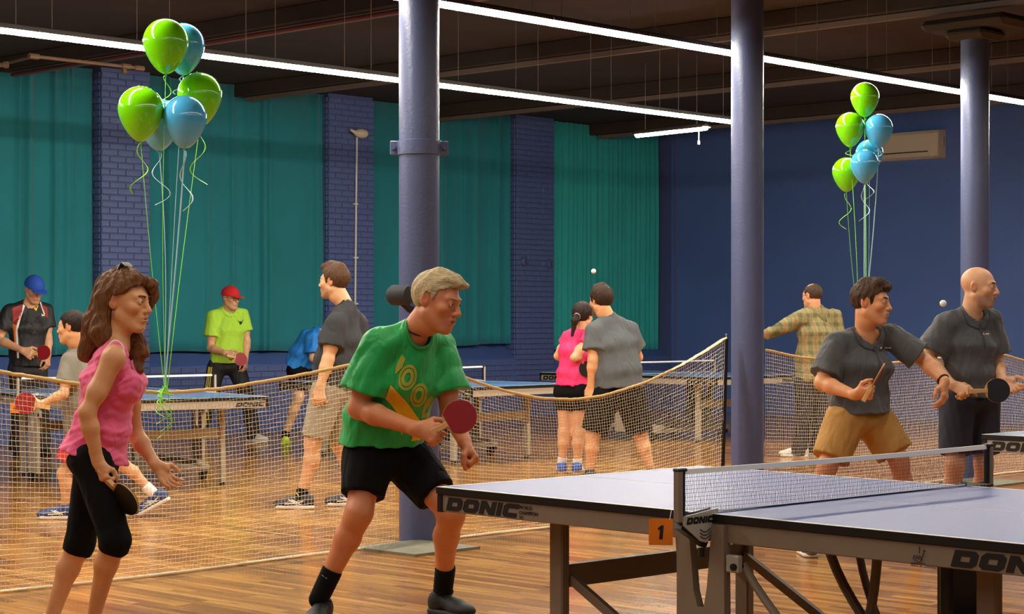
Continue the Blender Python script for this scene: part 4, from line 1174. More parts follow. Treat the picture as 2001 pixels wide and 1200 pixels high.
        p0, dr, nn = s.edge(0, .012); w = s.nk[3]; dn = nrm(np.cross(w, dr)); dn = dn if dn[2] < 0 else -dn
        dn = nrm(s.che - s.nek)
        lp = [[(-.011, .0), (.011, .0), (.011, -.12), (-.011, -.12)]]
        s.snap('placket', curve_mesh('placket', lp, m, 0), m, s.last, p0 + dr * .02, w, -dn, -(dr + nn * .2), .004, .02)
        return o
    def pants(s, m, leg=None, r0=.10, r1=.085, hip=(.165, .12), amp=.006, seed=2, wl=.1, name='shorts', top=None, full=False, knee=None, col=None, sides='RL', loose=1.0):
        S = SDF(); b = s.b; J = s.J
        up = nrm(s.wai - s.pel)
        S.elc(s.pel - up * .02, s.pel + up * (.04 if top is None else top), hip[0]*b, hip[1]*b, hip[0]*b*.84, hip[1]*b*.84, s.latH, .05)
        for k in sides:
            hi, kn, an = J['hi' + k], J['kn' + k], J['an' + k]
            if full:
                S.cone(hi, kn, r0 * b, (knee or .075) * b, .05)
                e = an * 1.0 + (0, 0, 0); d = nrm(an - kn); S.cone(kn, e + d * .06, (knee or .075) * b, r1 * b, .03, cut=[(e + d * .045, d)])
            else:
                f = leg[k] if isinstance(leg, dict) else leg
                d = nrm(kn - hi)
                if f <= 1:
                    e = hi + (kn - hi) * f; S.cone(hi, e + d * .04, r0 * b, r1 * b, .05, cut=[(e, d)])
                else:
                    S.cone(hi, kn, r0 * b, r1 * b, .05); e = kn + (an - kn) * (f - 1); d = nrm(an - kn); S.cone(kn, e + d * .03, r1 * b, (knee or r1 * .95) * b, .03, cut=[(e, d)])
        S.disp(folds(amp, wl, seed, nrm(J['kn' + sides[0]] - J['hi' + sides[0]])))
        return s.put(name, S, m, col=col)
    def sock(s, k, m, top=.16, r=.042):
        an = s.J['an' + k]; d = nrm(s.J['kn' + k] - an); S = SDF(); e = an + d * top
        S.cone(an - d * .03, e + d * .02, .044 * s.b, r * 1.12 * s.b, .01, cut=[(e, d)]); return s.put('sock', S, m, .006)
    def shoe(s, k, m, sole, lift=None, pitch=0, lace=None, side=None, tilt_up=None, sc=1.0):
        an, to = s.J['an' + k], s.J['to' + k]; q = s.b * sc
        f = to - an; f[2] = 0; f = nrm(f); u = np.array([0, 0, 1.0]); sd = np.cross(u, f)
        if pitch:
            c, si = math.cos(math.radians(pitch)), math.sin(math.radians(pitch)); f, u = f * c - u * si, u * c + f * si
        z0 = 0 if lift is None else lift
        org = np.array([an[0], an[1], z0]) if not pitch else an - u * .085 * q
        L = lambda x, y, z: org + (f * x + sd * y + u * z) * q
        B = np.array([f, sd, u]); S = SDF()
        S.ell(L(-.035, 0, .045), B, np.array([.048, .037, .052]) * q, .02)
        S.cone(L(-.03, 0, .065), L(.085, 0, .047), .038*q, .033*q, .025)
        S.ell(L(.115, 0, .034), B, np.array([.075, .045, .032]) * q, .03)
        S.cone(L(-.018, 0, .07), L(-.008, 0, .105), .041*q, .038*q, .012, cut=[(L(-.01, 0, .10), u)])
        S.cut(L(0, 0, .016), -u)
        S.cone(L(-.008, 0, .085), L(-.003, 0, .14), .030*q, .032*q, .0, 's')
        o = s.put('shoe', S, m, .0055 if s.fine else .008)
        S = SDF(); S.elc(L(-.045, 0, .013), L(.135, 0, .013), .040*q, .03*q, .047*q, .03*q, sd, .0, cap=1.3); S.cut(L(0, 0, .026), u); S.cut(L(0, 0, .0005), -u)
        V, Q = S.build(.006); link('sole', mesh_np('sole', V - s.base, Q, sole), o)
        if lace is not None:
            b = MB()
            for i in range(5):
                x = .025 + i * .018; z = .092 - i * .0075
                b.tube([L(x, -.028, z - .012) - s.base, L(x + .003, 0, z + .003) - s.base, L(x, .028, z - .012) - s.base], .0035 * q, 6)
            for sg in (-1, 1):
                b.tube([L(.022, 0, .096) - s.base, L(.03, sg * .03, .106) - s.base, L(.012, sg * .045, .09) - s.base], .003 * q, 6)
            b.obj('laces', lace, o, True)
        if side is not None:
            b = MB()
            for sg in (-1, 1):
                for dx in (0, .022):
                    b.tube([L(.0 + dx, sg * .040, .032) - s.base, L(.03 + dx, sg * .0405, .05) - s.base, L(.06 + dx, sg * .034, .062) - s.base], .0045 * q, 6)
                b.tube([L(-.02, sg * .040, .055) - s.base, L(.03, sg * .042, .04) - s.base, L(.10, sg * .044, .036) - s.base], .0045 * q, 6)
            b.obj('side_stripe', side, o, True)
        return o
    def cap(s, m, brim=None, h=None):
        S = SDF(); q = s.hs
        def reg(p):
            l = s.hl(p); return (.028 + .12 * 0 * l[..., 1] - l[..., 2]) * q
        S.ell(s.H(0, -.012, .034), s.HB, np.array([.092, .114, .104]) * q, .01, fn=reg)
        S.ell(s.H(0, -.012, .139), s.HB, np.array([.008, .008, .006]) * q, .004)
        o = s.put('cap', S, m, .006)
        S = SDF(); S.ell(s.H(0, .105, .030), s.HB, np.array([.075, .085, .012]) * q, .0)
        S.cut(s.H(0, .07, .03), -s.HB[1]); V, Q = S.build(.005)
        link('brim', mesh_np('brim', V - s.base, Q, brim or m), o); return o
    def glasses(s, m):
        b = MB(); q = s.hs
        for sx in (-1, 1):
            th = np.linspace(0, 2 * math.pi, 17)
            b.tube([s.H(sx * .032 + .021 * math.cos(a), .104 - .006 * abs(math.cos(a)) , .006 + .016 * math.sin(a)) - s.base for a in th], .0017 * q, 5, cap=False)
            b.tube([s.H(sx * .053, .100, .010) - s.base, s.H(sx * .076, .03, .010) - s.base, s.H(sx * .078, -.02, .008) - s.base], .0017 * q, 5)
        b.tube([s.H(-.011, .108, .01) - s.base, s.H(.011, .108, .01) - s.base], .0017 * q, 5)
        return b.obj('glasses', m, s.root, True)
    def snap(s, name, me2, m, VQ, org, ax, ay, ray, off=.003, sub=.012):
        """lay flat letter loops (a mesh in its x,y plane) on a garment along direction ray"""
        bm = bmesh.new(); bm.from_mesh(me2)
        bmesh.ops.triangulate(bm, faces=bm.faces)
        for _ in range(3):
            ed = [e for e in bm.edges if e.calc_length() > sub]
            if not ed: break
            bmesh.ops.subdivide_edges(bm, edges=ed, cuts=1); bmesh.ops.triangulate(bm, faces=bm.faces)
        tree = BVHTree.FromPolygons([tuple(v) for v in VQ[0]], [tuple(int(i) for i in q) for q in VQ[1]])
        ray = Vector(nrm(ray)); org = np.array(org)
        for v in bm.verts:
            p = Vector(org + np.array(ax) * v.co.x + np.array(ay) * v.co.y) - ray * .5
            hit = tree.ray_cast(p, ray, 1.2)
            if hit[0] is None: hit = tree.find_nearest(p + ray * .5)
            v.co = hit[0] - ray * off - Vector(s.base)
        out = bpy.data.meshes.new(name); bm.to_mesh(out); bm.free(); out.materials.clear(); out.materials.append(m)
        return link(name, out, s.root)
# ------------------------------------------------------------------ the four nearest players
X_, Y_, Z_ = np.eye(3)
M_BLKC = mat('black_cloth', (12, 11, 13), .9, var=.1, vscale=10, bump=.1, bscale=400, spec=.2, wrinkle=.3)
M_SHOEB = mat('black_shoe_mesh', (15, 14, 15), .6, bump=.3, bscale=300)
M_SOLEW = mat('white_rubber_sole', (226, 220, 208), .6)
M_SOLEG = mat('dark_rubber_sole', (34, 31, 30), .7)
HL_SHORT = [(-.2, -.07), (-.085, -.065), (-.05, -.045), (-.03, -.02), (-.005, .035), (.012, .03), (.016, -.012), (.030, -.008), (.038, .045), (.060, .062), (.085, .074), (.12, .076)]

# woman in pink tank top
p = Person('woman in pink tank top and black capri leggings at left, holding a black paddle', 8.3,
    dict(head=(246, 591), nek=(226, 672), che=(216, 748), wai=(200, 835),
         shR=(222, 700, -.155), elR=(170, 806, -.20), wrR=(192, 903, -.17), shL=(240, 692, .15), elL=(265, 850, .19), wrL=(304, 908, .12),
         hiR=(180, 896, -.085), hiL=(188, 896, .085), knR=(226, 1056, -.17), anR=(184, 1203, -.05), toR=(235, 1218, -.12),
         knL=(156, 1062, .10), anL=(98, 1215, .08), toL=(140, 1225, .0)),
    dict(rot=(-17, -6, 0), s=1.07), (218, 156, 108), b=.95, fem=True, bare=True, face=dict(lip=(176, 88, 76)))
p.torso(.92); p.arms(1.0); p.legs(.92)
for sx in (-1, 1): p.S.cone(p.che + p.latS * sx * .07, p.che + p.latS * sx * .07 + X_ * .045 + Z_ * -.0, .05, .045, .04)
gp, t = p.hand('R', (.22, -.12, -.95), (.55, .80, .1), (62, 65, 35), 1.05, thumb=.75)
p.hand('L', (.55, .15, -.80), (.60, -.62, .42), (18, 20, 12), 1.05, thumb=.0, spread=.22)
p.headshape(jaw=.96); p.finish_body(); hm = hair_mat('brown_hair', (112, 72, 42))
p.eyes(hm)
p.hair(hm, [(-.2, -.3), (-.06, -.3), (-.035, -.06), (-.02, .03), (.0, .030), (.02, .034), (.045, .062), (.07, .080), (.13, .09)], .017,
       extra=[('c', (0, -.075, .05), (0, -.115, -.10), .062, .060, .03), ('c', (0, -.115, -.10), (.0, -.155, -.225), .06, .040, .03),
              ('c', (.045, -.080, .0), (.066, -.065, -.13), .036, .040, .03), ('c', (.066, -.065, -.13), (.045, -.01, -.25), .04, .024, .03), ('c', (.05, .0, -.18), (.030, .065, -.275), .028, .014, .02),
              ('c', (-.066, -.02, -.02), (-.062, .0, -.16), .03, .036, .03), ('c', (-.062, .0, -.16), (-.045, .065, -.27), .036, .020, .03), ('c', (-.06, .02, -.10), (-.05, .075, -.20), .02, .026, .03),
              ('c', (.01, .075, .104), (-.036, .092, .082), .014, .022, .02), ('c', (-.036, .092, .082), (-.054, .096, .034), .022, .018, .02), ('c', (-.054, .096, .034), (-.062, .072, -.03), .018, .012, .02),
              ('c', (.03, .05, .106), (-.01, -.02, .122), .018, .03, .03), ('c', (-.02, -.04, .118), (-.04, -.09, .09), .03, .03, .03)], rough=.0045, freq=40)
bc = MB()
for i in range(5): bc.tube([p.H(-.03 + .014 * i, -.035, .132) - p.base, p.H(-.03 + .014 * i, -.022, .158) - p.base, p.H(-.026 + .014 * i, .0, .146) - p.base], [.007, .008, .004], 6)
bc.obj('hair_clip', M_BLK, p.root, True)
b = MB(); b.lathe([(.001, -.005), (.005, 0), (.001, .005)], 8, c=p.H(.078, -.012, -.042) - p.base); b.obj('earring', M_SILV, p.root, True)
M_PINK = mat('pink_knit', (240, 96, 144), .85, var=.06, vscale=6, bump=.2, bscale=500, sheen=.2, wrinkle=.35)
def bust(S, s):
    for sx in (-1, 1): S.ell(s.che + s.latS * sx * .068 + X_ * .083 - Z_ * .015, np.eye(3), (.062, .07, .065), .045)
hemp = P(182, 890, 8.3)
p.shirt(M_PINK, (.140, .124), (.138, .116), (.19, .178), hemp=hemp, hemn=(-.26, 0, -.96), sleeveless=True, neck=.078, amp=.012, wl=.09, seed=4, neckdrop=.035, extra=bust, along=(.35, .9, .1))
b = MB(); sh = p.J['shR']; arc = [P(x, y, 8.3 + d) - p.base for x, y, d in ((208, 690, -.12), (213, 672, -.135), (224, 663, -.14), (236, 668, -.14), (243, 684, -.13))]
arc = p.sm(np.repeat(np.array(arc), 5, 0), 14, False); b.tube(arc, .0035, 6); b.obj('white_strap', M_TAPE, p.root, True)
p.pants(M_BLKC, leg=1.12, r0=.098, r1=.066, knee=.064, top=.005, hip=(.158, .118), amp=.0035, wl=.07, name='leggings', seed=6)
for k in 'RL': p.shoe(k, mat('white_shoe', (224, 218, 208), .6), M_SOLEW, sc=.95)
hand_c = P(213, 950, 8.13)
paddle(P(244, 975, 8.10), (-.50, -.62, -.38), (-.62, .1, .60), M_RUBB, M_RUBB, 'black paddle held low by the pink-top woman')

# man in green tee
p = Person('grey-haired man in green print tee and black shorts, crouching with a red paddle', 8.9,
    dict(head=(854, 590, -.28), nek=(808, 650, -.2), che=(783, 735, -.13), wai=(752, 815, -.03),
         shR=(737, 676, -.26), elR=(700, 798, -.25), wrR=(812, 838, -.42), shL=(856, 676, .0), elL=(880, 800, -.04), wrL=(909, 866, -.22),
         hiR=(722, 890, -.07), hiL=(785, 886, .07), knR=(702, 1002, -.19), anR=(628, 1160, -.16), toR=(600, 1200, -.40),
         knL=(882, 1002, -.12), anL=(866, 1150, .08), toL=(940, 1190, -.10)),
    dict(rot=(-28, -15, 4), s=1.12), (206, 128, 84), b=1.05, face=dict(lip=(170, 84, 64), mouth=.0032))
p.torso(); p.arms(1.05); p.legs(1.0)
p.hand('R', (.93, -.25, -.20), (.1, .9, -.25), (52, 65, 40), 1.12, thumb=.35, point=(10, 14, 8))
p.hand('L', (.50, -.25, -.80), (-.80, -.25, -.35), (70, 82, 50), 1.10, thumb=.85)
p.headshape(nose=1.08, cheeks=1.0); p.finish_body(); hm = hair_mat('grey_blond_hair', (180, 158, 118), (14, 70, 60)); hm.node_tree.nodes['Bump'].inputs['Strength'].default_value = .4
p.eyes(hm)
p.hair(hm, [(-.2, -.085), (-.08, -.08), (-.05, -.055), (-.036, -.02), (-.014, .036), (.006, .030), (.014, .0), (.022, .012), (.030, .050), (.050, .064), (.080, .080), (.13, .088)], .010,
       extra=[('c', (.045, .035, .098), (-.005, .086, .098), .014, .016, .02), ('c', (0, -.02, .116), (.0, .06, .112), .022, .020, .03), ('e', (-.015, .090, .094), (.036, .018, .014))], rough=.0022, freq=30)
M_GRN = mat('green_sport_cloth', (16, 164, 76), .5, var=.05, vscale=5, bump=.1, bscale=300, sheen=.1, wrinkle=.5)
hemp = P(744, 868, 8.9)
p.shirt(M_GRN, (.19, .135), (.19, .155), (.215, .18), hemp=hemp, hemn=(-.02, 0, -1), sleeve=.72, sl=(.076, .106), neck=.070, amp=.012, wl=.17, seed=5, shr=.064, neckdrop=.02)
GV = p.last
p.tee_collar(mat('green_rib', (14, 150, 66), .7))
# print on the tee: yellow wedge and outlined letters running down the chest
ray = np.array([.02, 1, 0]); Yp = 8.6
def px2(loops, Y=8.6):
    return [[tuple(((x - 790) / F * Y, (750 - y) / F * Y)) for x, y in l] for l in loops]
org = P(790, 750, Yp)
M_YEL = mat('yellow_print', (238, 182, 20), .6); M_OLV = mat('olive_yellow_print', (170, 168, 40), .6)
def ring_loop(cx, cy, rx, ry, rot, n=28):
    c, s_ = math.cos(rot), math.sin(rot)
    return [(cx + rx * math.cos(a) * c - ry * math.sin(a) * s_, cy + rx * math.cos(a) * s_ + ry * math.sin(a) * c) for a in np.linspace(0, 2 * math.pi, n, endpoint=False)]
def pr(name, loops, m, off=.003): return p.snap(name, curve_mesh(name, px2(loops), m, .0), m, GV, org, X_, Z_, ray, off)
pr('yellow_wedge', [[(764, 752), (790, 782), (811, 818), (832, 855), (829, 864), (798, 867), (804, 848), (774, 808), (753, 780)]], M_YEL)
pr('letter', [[(785, 692), (792, 702), (786, 718), (778, 726), (772, 732), (773, 718), (778, 706)]], M_OLV)
for cx, cy, rx, ry, ro in ((796, 738, 17, 26, .25), (816, 774, 15, 25, .3)):
    pr('letter', [ring_loop(cx, cy, rx, ry, ro), ring_loop(cx, cy, rx * .76, ry * .76, ro)], M_OLV)
    pr('letter', [ring_loop(cx, cy, rx * .68, ry * .68, ro), ring_loop(cx, cy, rx * .32, ry * .38, ro)], M_OLV)
pr('letter', [[(839, 775), (845, 783), (838, 792), (828, 803), (824, 812), (836, 809), (832, 821), (818, 822), (820, 806), (826, 790)]], M_OLV)
p.pants(M_BLKC, leg=.70, r0=.120, r1=.090, hip=(.175, .135), amp=.007, wl=.11, seed=3)
for k in 'RL':
    p.sock(k, M_BLKC, .125); p.shoe(k, M_SHOEB, M_SOLEG, lace=M_BLKC, sc=1.05)
b = MB(); q = p.J['anL'] + nrm(p.J['knL'] - p.J['anL']) * .09 - p.base
b.tube([q + np.array([-.045, -.018, .012]), q + np.array([-.030, -.036, -.004]), q + np.array([-.014, -.043, .0])], .0025, 5); b.obj('sock_mark', mat('grey_mark', (150, 150, 156), .6), p.root, True)
b = MB(); q = p.J['anR'] + nrm(p.J['knR'] - p.J['anR']) * .09 - p.base
b.tube([q + np.array([-.032, -.036, .01]), q + np.array([-.01, -.046, -.004]), q + np.array([.016, -.043, .0])], .0025, 5); b.obj('sock_mark', mat('grey_mark', (150, 150, 156), .6), p.root, True)
p.ring('neck_cord', M_BLK, p.nek + nrm(p.H(0, -.028, -.055) - p.nek) * .045, nrm(p.H(0, -.028, -.055) - p.nek) + np.array([-.25, -.1, 0]), .066, .004)
paddle(P(898, 815, 8.47), (.08, -.98, .10), (-.86, -.1, -.48), M_RUBR, M_RUBB, 'red paddle in the hand of the green-shirted man', hlen=.07)

# man in dark polo and khaki shorts
M_CHAR = mat('charcoal_pique', (76, 76, 78), .8, var=.06, vscale=8, bump=.15, bscale=400, sheen=.15, wrinkle=.45)
M_CHARD = mat('charcoal_collar', (60, 58, 60), .8, bump=.2, bscale=400)
def polo_mark(p, Y, cx, cy, w):
    V = p.last; org = P(cx, cy, Y)
    L = lambda loops: [[((x) / F * Y, (-y) / F * Y) for x, y in l] for l in loops]
    R_ = mat('red_emblem', (170, 30, 40), .6); W_ = mat('white_emblem', (222, 216, 206), .6)
    for nm, lo, m in (('emblem', [[(-w, 3), (-w + 3, -2), (-w + 6, 3)]], W_), ('emblem', [[(-w + 5, 2), (-w + 5, -3), (-1, -3), (-1, 2)]], R_),
                      ('emblem', [[(0, 2), (0, -.5), (w * .5, -.5), (w * .5, 2)], [(w * .56, 2), (w * .56, -.5), (w, -.5), (w, 2)]], W_)):
        p.snap(nm, curve_mesh(nm, L(lo), m, 0), m, V, org, X_, Z_, np.array([.15, 1, 0]), .003)
p = Person('dark-haired man in charcoal polo and khaki shorts, left of the two players at right', 11.4,
    dict(head=(1702, 592, -.05), nek=(1690, 654, .0), che=(1684, 715, -.02), wai=(1680, 772, .02),
         shR=(1634, 672, -.06), elR=(1606, 748, -.14), wrR=(1670, 772, -.32), shL=(1738, 656, .05), elL=(1808, 706, .0), wrL=(1846, 746, -.16),
         hiR=(1652, 822, -.05), hiL=(1706, 818, .07), knR=(1618, 908, -.12), anR=(1573, 1046, -.1), toR=(1590, 1070, -.3),
         knL=(1756, 898, .0), anL=(1792, 1042, .05), toL=(1830, 1060, -.15)),
    dict(rot=(-27, -4, 0), s=1.09), (222, 152, 104), b=1.0, face=dict(lip=(190, 104, 84), mouth=.003))
p.torso(); p.arms(1.02); p.legs(1.0)
p.hand('R', (.80, -.35, .10), (.0, .75, .5), (60, 70, 45), 1.1, thumb=.3)
p.hand('L', (-.05, -.25, -.95), (-.75, .45, .1), (22, 28, 20), 1.1, thumb=.4)
p.headshape(jaw=1.02); p.finish_body(); hm = hair_mat('dark_brown_hair', (70, 48, 34))
p.eyes(hm)
p.hair(hm, HL_SHORT, .008, extra=[('c', (.03, .03, .108), (-.02, .075, .105), .024, .022, .02), ('c', (0, -.04, .11), (0, .04, .118), .03, .024, .03), ('e', (-.005, .088, .092), (.04, .018, .018)), ('e', (.012, .092, .078), (.012, .010, .014))], rough=.003)
p.shirt(M_CHAR, (.175, .125), (.178, .140), (.215, .176), hemp=P(1680, 806, 11.4), hemn=(.02, 0, -1), sleeve=.80, sl=(.068, .098), neck=.074, amp=.012, wl=.13, seed=8, neckdrop=.03, shr=.056)
polo_mark(p, 11.2, 1733, 680, 12)
p.polo_collar(M_CHARD, .070)
p.pants(mat('khaki_cotton', (180, 134, 70), .85, var=.06, vscale=8, bump=.2, bscale=300, wrinkle=.5), leg=.86, r0=.125, r1=.112, hip=(.168, .130), amp=.008, wl=.12, seed=9)
for k in 'RL': p.shoe(k, mat('grey_shoe', (120, 112, 104), .6), M_SOLEW)
p.ring('wristband', M_BLK, p.J['wrL'] - nrm(p.J['wrL'] - p.J['elL']) * .02, nrm(p.J['wrL'] - p.J['elL']), .034, .007)
paddle(P(1716, 733, 10.98), np.cross((.193, .98, -.03), (-.48, .05, -.87)) + np.array([0, .03, 0]), (-.48, .05, -.87), M_RUBB, M_RUBR, 'paddle seen edge-on in the hand of the khaki-shorts man')

# bald man
p = Person('bald man in charcoal polo and dark shorts, rightmost player, with a black paddle', 12.0,
    dict(head=(1914, 562, -.04), nek=(1896, 613, .0), che=(1893, 675, .0), wai=(1893, 730, .0),
         shR=(1846, 634, -.08), elR=(1812, 700, -.08), wrR=(1860, 752, -.26), shL=(1936, 624, .07), elL=(1948, 708, .10), wrL=(1958, 744, -.06),
         hiR=(1870, 778, -.05), hiL=(1918, 778, .06), knR=(1866, 905, -.12), anR=(1862, 1026, -.02), toR=(1890, 1040, -.2),
         knL=(1922, 905, .0), anL=(1926, 1024, .08), toL=(1960, 1036, -.1)),
    dict(rot=(-28, -5, 0), s=1.06), (218, 160, 118), b=1.0, face=dict(lip=(176, 100, 84), beard=((96, 72, 58), .45)))
p.torso(); p.arms(1.02); p.legs(1.0)
p.hand('R', (.80, -.35, -.45), (-.1, .80, -.45), (58, 70, 45), 1.1, thumb=.3, point=(20, 20, 15))
p.hand('L', (.55, -.55, -.45), (.2, -.85, .2), (20, 25, 20), 1.15, thumb=.1, spread=.3)
p.headshape(nose=1.12); p.finish_body(); hm2 = hair_mat('dark_brow_hair', (60, 44, 36)); p.eyes(hm2)
p.shirt(M_CHAR, (.175, .122), (.165, .125), (.190, .148), hemp=P(1893, 776, 12), hemn=(0, 0, -1), sleeve=.78, sl=(.068, .102), neck=.070, amp=.012, wl=.13, seed=12, neckdrop=.03, shr=.056)
polo_mark(p, 11.8, 1930, 652, 8)
p.polo_collar(M_CHARD, .066)
M_NAVY = mat('navy_cloth', (28, 28, 42), .8, bump=.2, bscale=300)
p.pants(M_NAVY, leg=.86, r0=.115, r1=.100, hip=(.17, .13), amp=.007, wl=.12, seed=13)
for k in 'RL': p.shoe(k, mat('grey_shoe', (120, 112, 104), .6), M_SOLEW)
paddle(P(1949, 763, 11.66), (.05, -.99, .05), (-1, -.05, -.03), M_RUBB, M_RUBR, 'black paddle held across both hands of the bald man', hlen=.115)
# ------------------------------------------------------------------ players further back
CS = dict(amp=.011, wl=.16)
M_DKGR = mat('washed_black_cotton', (52, 52, 54), .85, bump=.15, bscale=400, wrinkle=.4)
p = Person('man in washed black tee and grey shorts walking left behind the barrier net', 14.08,
    dict(head=(652, 551), nek=(676, 600), che=(667, 662), wai=(658, 706), shL=(656, 634, -.17), shR=(698, 632, .17), elL=(641, 703, -.22), wrL=(626, 755, -.24),
         elR=(694, 700, .22), wrR=(660, 745, .24), hiL=(642, 762, -.09), hiR=(656, 760, .09), knL=(612, 862, -.12), anL=(590, 966, -.08), toL=(530, 985, -.05),
         knR=(664, 868, .12), anR=(690, 962, .14), toR=(650, 985, .14)),
    dict(rot=(157, 0, 0), s=1.05), (224, 172, 128), fine=False, b=1.04, face=dict(beard=((110, 76, 56), .5)))
p.torso(); p.arms(); p.legs(); p.hand('L', (-.05, -.1, -1), (.2, .9, 0), (30, 35, 25), 1.1, .4); p.hand('R', (-.5, 0, -.8), (0, -1, 0), (30, 30, 20), 1.0, .3)
p.headshape(); p.finish_body(); hm = hair_mat('brown_hair_b', (86, 58, 38)); p.eyes(hm)
p.hair(hm, HL_SHORT, .012, extra=[('c', (0, .02, .118), (0, .075, .108), .03, .026, .02), ('c', (0, -.05, .10), (0, .02, .118), .04, .03, .03)])
p.shirt(M_DKGR, (.185, .135), (.18, .15), (.20, .165), hemp=P(652, 752, 14.08), hemn=(-.05, 0, -1), sleeve=.62, sl=(.072, .092), neck=.068, shr=.06, seed=21, collar=M_DKGR, **CS)
p.pants(mat('grey_flannel', (156, 146, 124), .9, bump=.2, bscale=300, wrinkle=.4), leg=.93, r0=.118, r1=.094, hip=(.17, .13), amp=.008, wl=.12, seed=22)
MSH = mat('dark_navy_shoe', (34, 36, 46), .6)
for k in 'RL': p.shoe(k, MSH, M_SOLEW, lace=mat('yellow_lace', (212, 224, 40), .6), side=M_SOLEW, sc=1.1); p.sock(k, M_BLKC, .05, .04)

M_LIME = mat('lime_pique', (178, 226, 66), .8, bump=.15, bscale=400, wrinkle=.4)
p = Person('man in lime polo, red cap and black striped track pants by the curtain', 21.6,
    dict(head=(451, 583, -.05), nek=(446, 605), che=(446, 645), wai=(443, 685), shR=(416, 618, -.1), shL=(474, 615, .1), elR=(412, 680, -.12), wrR=(440, 690, -.3), elL=(482, 666, .1), wrL=(480, 703, -.02),
         hiR=(424, 716, -.05), hiL=(460, 714, .05), knR=(408, 785, -.1), anR=(390, 850, -.05), toR=(382, 862, -.25), knL=(484, 782, -.05), anL=(495, 848, .05), toL=(530, 860, -.08)),
    dict(rot=(-38, -8, 0), s=1.05), (220, 166, 126), fine=False, b=1.02)
p.torso(); p.arms(); p.legs(); p.hand('R', (.85, -.3, -.3), (0, .9, -.2), (55, 60, 40), 1.1, .3); p.hand('L', (0, -.2, -1), (-.9, .2, 0), (30, 30, 20), 1.1, .4)
p.headshape(); p.finish_body(); hm = hair_mat('grey_hair', (150, 140, 126)); p.eyes(hm)
p.hair(hm, HL_SHORT, .005); p.cap(mat('red_cap_cloth', (214, 36, 40), .8, bump=.2, bscale=300), mat('red_cap_brim', (226, 60, 56), .8)); p.glasses(M_BLK)
p.shirt(M_LIME, (.175, .13), (.175, .14), (.195, .16), hemp=P(442, 709, 21.6), hemn=(0, 0, -1), sleeve=.62, sl=(.07, .092), neck=.068, neckdrop=.02, seed=31, **CS); p.polo_collar(M_LIME, .068)
o_ = P(470, 630, 21.4)
p.snap('bird_emblem', curve_mesh('bird_emblem', [[((x) / F * 21.4, (-y) / F * 21.4) for x, y in ((-7, -5), (-2, -1), (0, -3), (2, -1), (7, -7), (3, 3), (-1, 5), (-2, 1))]], M_BLK, 0), M_BLK, p.last, o_, X_, Z_, np.array([-.15, 1, 0]), .004)
M_TRK = mat('black_track_cloth', (32, 30, 32), .75, wrinkle=.4)
p.pants(M_TRK, full=True, r0=.105, r1=.075, knee=.08, hip=(.17, .13), amp=.010, wl=.12, name='track_pants', seed=32)
T = p.tree()
for i in range(3):
    pts = []
    for f in np.linspace(0, 1, 12):
        q = P(393 + 4.2 * i - 10 * f, 718 + 124 * f, 21.3); h = T.ray_cast(Vector(q), Vector((.35, 1, 0)).normalized(), 2)
        h = h if h[0] else T.find_nearest(Vector(q)); pts.append(np.array(h[0]) + np.array(h[1]) * .003 - p.base)
    b = MB(); b.tube(np.array(pts), .0055, 6); b.obj('side_stripe', mat('yellow_stripe', (228, 206, 60), .6), p.root, True)
for k in 'RL': p.shoe(k, mat('white_shoe', (224, 218, 208), .6), M_SOLEW, sc=1.1)
paddle(P(470, 702, 21.2), (.55, -.85, .1), (-.9, -.4, .25), M_RUBR, M_RUBB, 'red paddle in the hand of the lime-shirted man')

M_BCAP = mat('blue_cap_cloth', (34, 80, 176), .8, bump=.2, bscale=300)
p = Person('man in blue cap and black sport shirt with red shoulders at the left edge', 19.3,
    dict(head=(67, 566, -.05), nek=(57, 594), che=(54, 640), wai=(54, 690), shR=(19, 608, -.1), shL=(89, 606, .1), elR=(-3, 664, -.12), wrR=(44, 685, -.3), elL=(93, 660, .1), wrL=(94, 695, .0),
         hiR=(36, 722, -.05), hiL=(72, 722, .05), knR=(38, 800, -.05), anR=(34, 872, 0), toR=(40, 885, -.25), knL=(80, 800, 0), anL=(86, 870, .05), toL=(100, 884, -.2)),
    dict(rot=(-50, -24, 0), s=1.08), (220, 164, 124), fine=False, b=1.05)
p.torso(); p.arms(); p.legs(); p.hand('R', (.85, -.3, -.35), (0, .9, -.2), (50, 55, 40), 1.15, .3); p.hand('L', (0, -.2, -1), (-.9, .2, 0), (30, 30, 20), 1.1, .4)
p.headshape(); p.finish_body(); hm = hair_mat('grey_hair', (150, 140, 126)); p.eyes(hm); p.hair(hm, HL_SHORT, .005); p.cap(M_BCAP)
M_BSP = mat('black_sport_cloth', (26, 24, 26), .6, wrinkle=.4)
p.shirt(M_BSP, (.18, .13), (.165, .135), (.185, .155), hemp=P(54, 716, 19.3), hemn=(0, 0, -1), sleeve=.62, sl=(.07, .095), neck=.068, neckdrop=.02, seed=41, **CS)
o_ = P(54, 640, 19.1); VV = p.last
def pl(nm, loops, m): p.snap(nm, curve_mesh(nm, [[((x - 54) / F * 19.1, (640 - y) / F * 19.1) for x, y in l] for l in loops], m, 0), m, VV, o_, X_, Z_, np.array([-.2, 1, 0]), .004)
M_RDP = mat('red_panel', (150, 40, 36), .6)
pl('red_panel', [[(24, 602), (44, 594), (42, 610), (33, 634), (25, 632)]], M_RDP); pl('red_panel', [[(78, 594), (90, 600), (92, 622), (86, 618)]], M_RDP)
pl('orange_panel', [[(24, 632), (32, 635), (30, 660), (33, 690), (28, 670)]], mat('orange_panel', (214, 120, 40), .6))
pl('white_piping', [[(45, 592), (49, 594), (40, 622), (34, 646), (37, 700), (33, 700), (30, 646), (37, 616)]], M_WHT); pl('white_piping', [[(75, 588), (78, 590), (86, 614), (84, 616)]], M_WHT)
